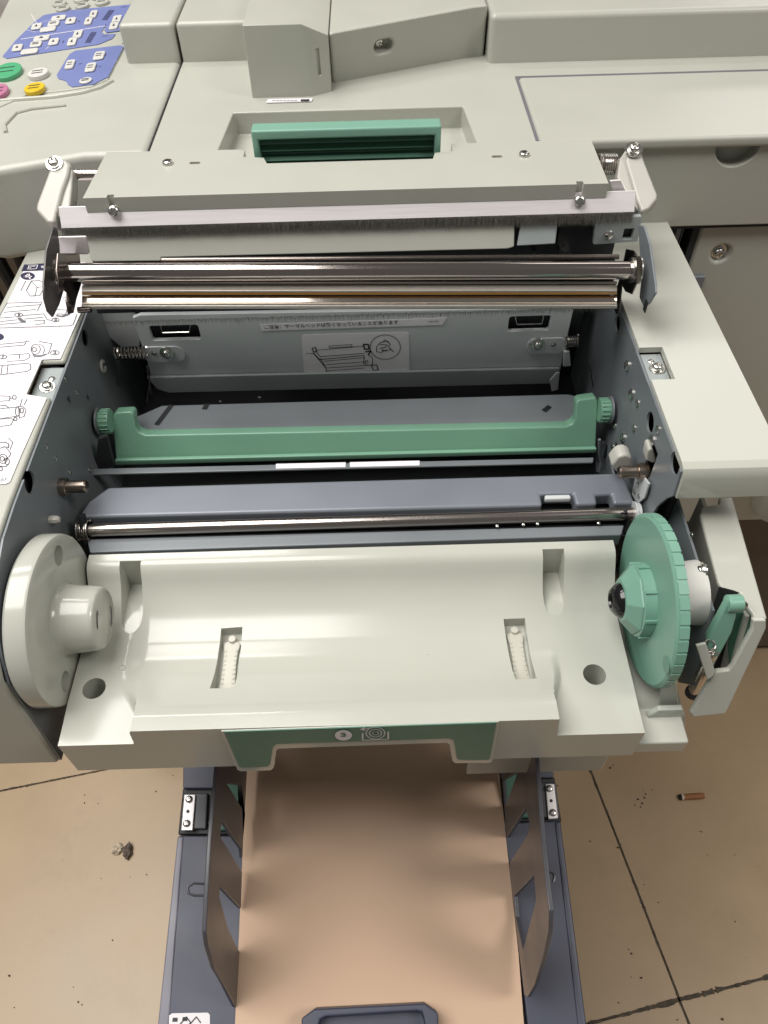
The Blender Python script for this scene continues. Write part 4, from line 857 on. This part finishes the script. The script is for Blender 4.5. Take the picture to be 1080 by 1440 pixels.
for k in range(900):
    x = -.199 + .364 * k / 900; y = .4555 + rnd.uniform(-.001, .001); a = Vector((x, y, .9245)); c_ = a + Vector((rnd.gauss(0, .0006), -.0005 + rnd.gauss(0, .0006), -.0038 + rnd.uniform(-.0015, .0015))); w_ = .00016
    br.poly([a + Vector((-w_, 0, 0)), a + Vector((w_, 0, 0)), c_]); br.poly([a + Vector((0, -w_, 0)), a + Vector((0, w_, 0)), c_])
bo = br.build('brush_bristles', bpy.data.materials['bristle_fibre'], hb, smooth=False); bo['kind'] = 'stuff'
# end plates
def endplate(pts, x, dx, name='end_plate', m_=PLATE):
    q = MB(); q.prism([at(u, v, x=x) for u, v in pts], (dx, 0, 0)); return q.build(name, m_, lid, bevel=.0003)
endplate(((76, 318), (81, 322), (84, 345), (86, 380), (90, 408), (84, 428), (75, 446), (68, 438), (63, 420), (62, 398), (66, 352)), -.2155, -.0014, m_=BLADE)
endplate(((82, 356), (112, 356), (116, 395), (108, 420), (104, 440), (97, 442), (94, 425), (95, 412), (90, 408), (84, 412), (80, 380)), -.2085, -.001, 'fork_plate', DARKSTEEL)
m = MB(); m.cyl(at(110, 436, y=.452), at(128, 435, y=.452), .0022, 14); m.build('fork_pin', DARKSTEEL, lid)
m = MB(); m.prism([at(u, v, y=.487) for u, v in ((77, 332), (122, 331), (127, 353), (124, 357), (72, 356))], (0, -.002, .0005)); m.build('end_flange', ALU, lid, bevel=.0008)
endplate(((897, 316), (905, 318), (913, 344), (921, 400), (921, 412), (912, 427), (905, 432), (899, 418), (902, 390)), .1845, .0016, m_=PLATE)
endplate(((880, 350), (890, 352), (896, 360), (894, 400), (888, 414), (879, 410), (874, 400), (870, 440), (866, 442), (860, 425), (872, 388)), .1745, .0010, 'fork_plate', m_=DARKSTEEL)
m = MB(); p = at(908, 428, x=.1838); m.box(p.x - .0004, p.x + .0004, p.y - .003, p.y + .002, p.z - .005, p.z + .003); m.build('plate_label', DARK, lid)
# milky hinge arms with their rods and springs
def arm(pts, side, top, low, name='hinge_arm'):
    P1 = at(*top, y=.555); P2 = at(*low, y=.512); n_ = (P2 - P1).cross(Vector((1, 0, 0))).normalized(); n_ = n_ if n_.y < 0 else -n_
    q = MB(); q.prism([at(u, v, plane=(P1, n_)) for u, v in pts], n_ * -.010); o = q.build(name, MILKY, lid, bevel=.0022, seg=3)
    q = MB(); q.prism([at(u, v, plane=(P1 - n_ * .003, n_)) for u, v in side], n_ * -.012); q.build('arm_rib', MILKY, o, bevel=.0015, seg=3); return o
al = arm(((73, 227), (80, 222), (93, 224), (98, 231), (96, 245), (88, 266), (76, 312), (66, 312), (50, 294), (51, 286)), ((90, 224), (98, 228), (102, 240), (101, 262), (98, 292), (74, 312), (84, 268)), (82, 228), (60, 300))
ar = arm(((882, 207), (893, 204), (902, 209), (906, 224), (925, 272), (925, 279), (914, 292), (903, 297), (897, 284), (886, 246), (880, 226)), ((872, 222), (882, 207), (886, 226), (900, 285), (898, 296), (886, 280), (868, 248)), (890, 212), (912, 285))
screw(at(77, 231, y=.553), (0, -.5, 1), al, 1.2, True); screw(at(891, 211, y=.553), (0, -.5, 1), ar, 1.2, True)
m = MB(); m.cyl(at(97, 246, y=.560), at(140, 246, y=.560), .0042, 24); m.build('hinge_rod', ROD, lid)
m = MB(); m.cyl(at(840, 231, y=.560), at(878, 231, y=.560), .0042, 24); m.build('hinge_rod', ROD, lid)
m = MB(); m.spring(at(842, 231, y=.560), at(866, 231, y=.560), .0066, .0011, 8); m.tube([at(u, v, y=.553) for u, v in ((864, 240), (872, 248), (880, 253), (888, 252))], .0011, 8); m.build('coil_spring', SPRINGM, lid)
m = MB(); m.prism([at(u, v, y=.515) for u, v in ((858, 255), (873, 254), (880, 270), (862, 272))], (0, .002, 0)); m.build('strip_bracket', ALU, lid)

# ================================================================== PAPER FEED TRAY
tray = thing('paper_feed_tray', 'dark slate paper feed tray with two tall slotted side guides below the unit', 'paper tray', (-.015, .2, .43))
TS = .19
TP = (Vector((0, .097, .450)), Vector((0, -TS, 1)).normalized()); tn = TP[1]
def tp_(u, v, off=0.0): return at(u, v, plane=(TP[0] + tn * off, tn))
def slab(name, pts, off, th, m_, par, bev=.0015, cuts=None): 
    q = MB(); q.prism([tp_(u, v, off) for u, v in pts], tn * -th); return q.build(name, m_, par, bevel=bev, cuts=cuts)
slab('tray_bed', ((346, 1000), (706, 1000), (760, 1560), (320, 1560)), -.012, .01, GUIDE, tray)
slab('tray_side', ((258, 1030), (352, 1030), (350, 1109), (257, 1109)), 0, .02, TRAY, tray)
slab('tray_side', ((700, 1030), (777, 1030), (779, 1094), (704, 1094)), 0, .02, TRAY, tray)
slab('hinge_well', ((257, 1108), (352, 1108), (350, 1174), (250, 1174)), -.006, .014, DARK, tray)
slab('hinge_well', ((702, 1093), (780, 1093), (790, 1156), (706, 1156)), -.006, .014, DARK, tray)
slab('hinge_block', ((259, 1115), (292, 1115), (290, 1166), (254, 1166)), -.001, .014, GUIDE, tray)
slab('hinge_block', ((757, 1100), (782, 1100), (788, 1150), (760, 1150)), -.001, .014, GUIDE, tray)
slab('tray_extension', ((251, 1175), (350, 1175), (332, 1560), (210, 1560)), 0, .02, TRAY, tray)
slab('tray_extension', ((708, 1157), (788, 1154), (838, 1560), (756, 1560)), 0, .02, TRAY, tray)
slab('edge_trim', ((249.5, 1176), (258, 1176), (228, 1560), (209, 1560)), .0012, .022, mat('silver_grey_plastic', (.20, .195, .24), .35, var=.05), tray)
slab('edge_trim', ((780, 1156), (788.5, 1155), (840, 1560), (826, 1560)), .0012, .022, TRAY, tray)
for pts, scr in ((((259, 1117), (275, 1117), (271, 1168), (254.5, 1168)), ((266, 1124), (262.5, 1158))), (((767, 1102), (779.5, 1102), (785, 1151), (771, 1152)), ((772.5, 1109), (777.5, 1143)))):
    o = slab('hinge_plate', pts, .0016, .0022, ALU, tray, .0008)
    for u, v in scr: inst('screw', SCREW_P, o, frame(tp_(u, v, .0016), tn, .4, 1.15))
    u, v = (scr[0][0] + scr[1][0]) / 2, (scr[0][1] + scr[1][1]) / 2; q = MB(); q.lathe(tp_(u, v, .0016), tn, [(0, .0016), (.0004, .0016)], 14); q.build('rivet', DARK, o)
# oval dimples
q = MB(); P_ = [tp_(u, v, .0004) for u, v in ((291, 1243), (272, 1242), (264, 1247), (265, 1256), (272, 1259), (288, 1259))]; q.tube(P_, .0011, 6); q.build('moulded_dimple', GUIDE, tray)
q = MB(); P_ = [tp_(u, v, .0004) for u, v in ((772, 1226), (778, 1228), (780, 1234), (778, 1240))]; q.tube(P_, .0011, 6); q.build('moulded_dimple', GUIDE, tray)
# side guides: tall slotted plates standing on the tray
def guide(x, outline, holes, dx):
    q = MB(); q.prism([at(u, v, x=x) for u, v in outline], (dx, 0, 0)); c = MB()
    for h in holes: c.prism([at(u, v, x=x) + Vector((-.02, 0, 0)) for u, v in h], (.04, 0, 0))
    return q.build('side_guide', GUIDE, tray, bevel=.0012, seg=3, cuts=c)
gL = guide(-.1455, ((304, 1040), (300, 1085), (291, 1180), (286, 1260), (283.5, 1310), (286, 1330), (296, 1362), (312, 1390), (326, 1416), (329, 1417), (337, 1180), (346, 1030)),
      (((314, 1102), (334, 1105), (339, 1142)), ((306, 1152), (319, 1172), (335, 1194), (338, 1230), (304, 1176)), ((303, 1246), (338, 1282), (335, 1345), (315, 1305), (303, 1262))), .0035)
gR = guide(.1125, ((757, 1040), (760, 1085), (768, 1180), (775, 1250), (779, 1280), (778, 1310), (770, 1345), (757, 1385), (747, 1402), (743, 1399), (722, 1230), (706, 1040)),
      (((712, 1097), (733, 1086), (718, 1128), (714, 1132)), ((716, 1180), (745, 1135), (751, 1160), (748, 1172), (721, 1214)), ((728, 1260), (757, 1230), (760, 1265), (741, 1335), (731, 1290))), -.0035)
# green feed pads seen through the slots
slab('green_feed_pad', ((310, 1060), (346, 1060), (344, 1168), (302, 1168)), .003, .004, GREENDEEP, tray)
slab('green_feed_pad', ((708, 1055), (745, 1055), (752, 1150), (712, 1150)), .003, .004, GREENDEEP, tray)
# end stop at the near end
es = [tp_(u, v, .028) for u, v in ((424, 1432), (442, 1419), (597, 1411), (616, 1424), (620, 1520), (420, 1526))]
q = MB(); q.prism(es, tn * -.026); c = MB(); c.prism([tp_(u, v, .028) + tn * .004 for u, v in ((446, 1448), (450, 1434), (458, 1430), (585, 1422), (594, 1424), (598, 1440), (600, 1500), (446, 1506))], tn * -.02)
q.build('end_stop', TRAY, tray, bevel=.0018, seg=3, cuts=c)
o = slab('tray_label', ((242, 1425), (292, 1424), (295, 1427), (296, 1475), (236, 1475), (238, 1428)), .0006, .0004, WHITEINK, tray, 0)
q = MB()
for pts in (((250, 1444), (262, 1430), (268, 1438), (262, 1446)), ((262, 1446), (276, 1430), (282, 1438))): q.ribbon([tp_(u, v, .0012) for u, v in pts], .0009, tn)
q.ribbon([tp_(244, 1434, .0012), tp_(248, 1434, .0012)], .003, tn); q.ribbon([tp_(258, 1433, .0012), tp_(262, 1433, .0012)], .003, tn); q.build('label_drawing', INK, o, smooth=False)
# paper
pp = [tp_(u, v, 0) for u, v in ((349, 1000), (703, 1000))]
q = MB(); q.prism([tp_(u, v, .004) for u, v in ((351.5, 960), (688, 960), (729, 1340), (746, 1560), (324, 1560), (331, 1430))], tn * -.011)
paper = q.build('kraft_paper_stack', [KRAFT], smooth=False)
paper['label'] = 'stack of plain brown kraft paper lying on the tray between the two side guides'; paper['category'] = 'paper stack'

q = MB(); rg = random.Random(21)
def grime(a, c_, w0, dens):
    d = (c_ - a); L_ = d.length; d.normalize(); c2_ = Vector((-d.y, d.x, 0)); n_ = int(L_ / .004)
    pa = []; pb = []
    for i in range(n_ + 1):
        p = a + d * (L_ * i / n_); w_ = w0 * (.35 + 1.3 * abs(noise.noise(p * 28))) * (.8 + .5 * rg.random())
        o_ = noise.noise(p * 45 + Vector((5, 2, 1))) * .0012
        pa.append(p + c2_ * (o_ + w_)); pb.append(p + c2_ * (o_ - w_))
    for i in range(n_):
        if rg.random() < dens: q.poly([pa[i], pa[i + 1], pb[i + 1], pb[i]])
zg = .0011
B0 = T0 + Vector((0, 0, zg))
grime(B0 - TD * .2, B0 + TD * .3, .0034, .93); grime(B0 - TN * .12, B0 + TN * .36, .0021, .92)
grime(B0 - TD * 1.0 + TN * .5, B0 - TD * .72 + TN * .5, .0018, .55)
gm = q.build('grout_grime', mat('black_grime', (.085, .068, .05), .9, var=.6, vscale=120), floor, smooth=False); gm['kind'] = 'stuff'
# ================================================================== LITTER ON THE FLOOR
a, c_ = at(955, 1121, z=.005), at(990, 1119, z=.005); d = (c_ - a).normalized()
cb = thing('cigarette_butt', 'brown cigarette butt lying on the beige tiles right of the machine', 'cigarette butt', ((a + c_) / 2 - Vector((0, 0, .005))))
q = MB(); q.lathe(a + d * .003, d, [(0, .0046), (.004, .0050), (.012, .0047), (.02, .0051), ((c_ - a).length - .005, .0048), ((c_ - a).length - .003, .0040)], 20); q.build('filter', RUST, cb)
q = MB(); q.lathe(a, d, [(0, .0030), (.001, .0044), (.0034, .0047)], 16); q.build('burnt_end', ASH, cb); q = MB(); q.lathe(a + d * .0034, d, [(0, .0049), (.0035, .0052)], 16); q.build('paper_band', mat('stained_paper', (.55, .48, .38), .8, var=.2, vscale=200), cb)
def lump(name, pts, h, m_, z=.0005, seed=1):
    r_ = random.Random(seed); q = MB(); base = [at(u, v, z=z) for u, v in pts]; cx = sum(base, Vector()) / len(base)
    A_ = [q.bm.verts.new(p) for p in base]; B_ = [q.bm.verts.new(cx + (p - cx) * .72 + Vector((0, 0, h * r_.uniform(.55, 1.2)))) for p in base]; T_ = q.bm.verts.new(cx + Vector((0, 0, h * 1.1)))
    n_ = len(base); q.bm.faces.new(A_[::-1])
    for i in range(n_): q.bm.faces.new((A_[i], A_[(i + 1) % n_], B_[(i + 1) % n_], B_[i])); q.bm.faces.new((B_[i], B_[(i + 1) % n_], T_))
    return q, name, m_
def crumple(c, sx, sy, sz, seed, amp):
    q = MB(); bmesh.ops.create_icosphere(q.bm, subdivisions=4, radius=1.0)
    for v in q.bm.verts:
        n_ = v.co.normalized(); k = 1 + amp * noise.noise(n_ * 1.6 + Vector((seed, 0, 0))) + amp * .7 * abs(noise.noise(n_ * 3.7 + Vector((0, seed, 0)))) - amp * .3 * abs(noise.noise(n_ * 8 + Vector((0, 0, seed))))
        p = n_ * k; v.co = Vector((c.x + p.x * sx, c.y + p.y * sy, max(.0002, sz * .6 + p.z * sz)))
    return q
q = crumple(at(164, 1193, z=.004), .0095, .008, .005, 3.1, .5)
ch = q.build('torn_paper_scrap', mat('pale_torn_scrap', (.50, .42, .31), .8, var=.5, vscale=220), smooth=False); ch['label'] = 'pale crumpled scrap on the floor tiles left of the paper tray'; ch['category'] = 'scrap'
q = crumple(at(179, 1196, z=.006), .006, .0105, .007, 7.7, .45)
ch = q.build('dark_chip', mat('dark_rubber_chip', (.13, .10, .08), .7, var=.5, vscale=260), smooth=False); ch['label'] = 'dark broken chip beside the pale scrap on the left floor tiles'; ch['category'] = 'debris'
q = MB(); r_ = random.Random(11)
spots = [(119, 1118, 1.4), (119, 1129, 1.6), (138, 1130, 1), (219, 1113, 1.8), (243, 1090, 1.2), (88, 1210, 1), (206, 1230, 1.6), (183, 1233, 1), (142, 1235, 1), (158, 1322, 1.4), (110, 1409, 2), (115, 1413, 1.4), (20, 1417, 1.2), (103, 1388, .9), (13, 1372, 2.2), (897, 1124, 2.4), (903, 1130, 2.6), (906, 1122, 2.4), (901, 1135, 2), (908, 1117, 2), (893, 1132, 1.6), (917, 1111, 1.4), (904, 1111, 1.2), (784, 1105, 1.8), (830, 1183, 1.6), (869, 1192, 2.2), (873, 1188, 1.4), (987, 1170, 1.6), (984, 1169, 1.2), (995, 1202, 1.2), (1033, 1202, 1.4), (1066, 1219, 1), (906, 1244, 1.4), (926, 1269, 1.4), (1034, 1296, 1.8), (902, 1375, 2.6), (888, 1374, 1), (870, 1410, 1.4), (1016, 1433, 2.8), (953, 1434, 1.6), (888, 1341, 2), (884, 1335, 1.6), (858, 1080, 2.4), (862, 1076, 1.6), (1049, 1347, .9)]
for u, v, s_ in spots:
    p = at(u, v, z=.001); r0_ = s_ * .00058
    q.prism([p + Vector((math.cos(t * 1.05 + s_) * r0_ * r_.uniform(.5, 1.4), math.sin(t * 1.05 + s_) * r0_ * r_.uniform(.5, 1.2), -.0012)) for t in range(6)], (0, 0, r0_ * 1.1 + .0012))
gr = q.build('floor_grit', CRUMB, smooth=False); gr['kind'] = 'stuff'; gr['label'] = 'dark crumbs and grit scattered over the beige floor tiles'; gr['category'] = 'grit'
for o in bpy.data.objects:
    if o.name.split('.')[0] in ('label_drawing', 'panel_lettering', 'sticker_marks', 'panel_lines', 'label_symbol'): o['kind'] = 'stuff'
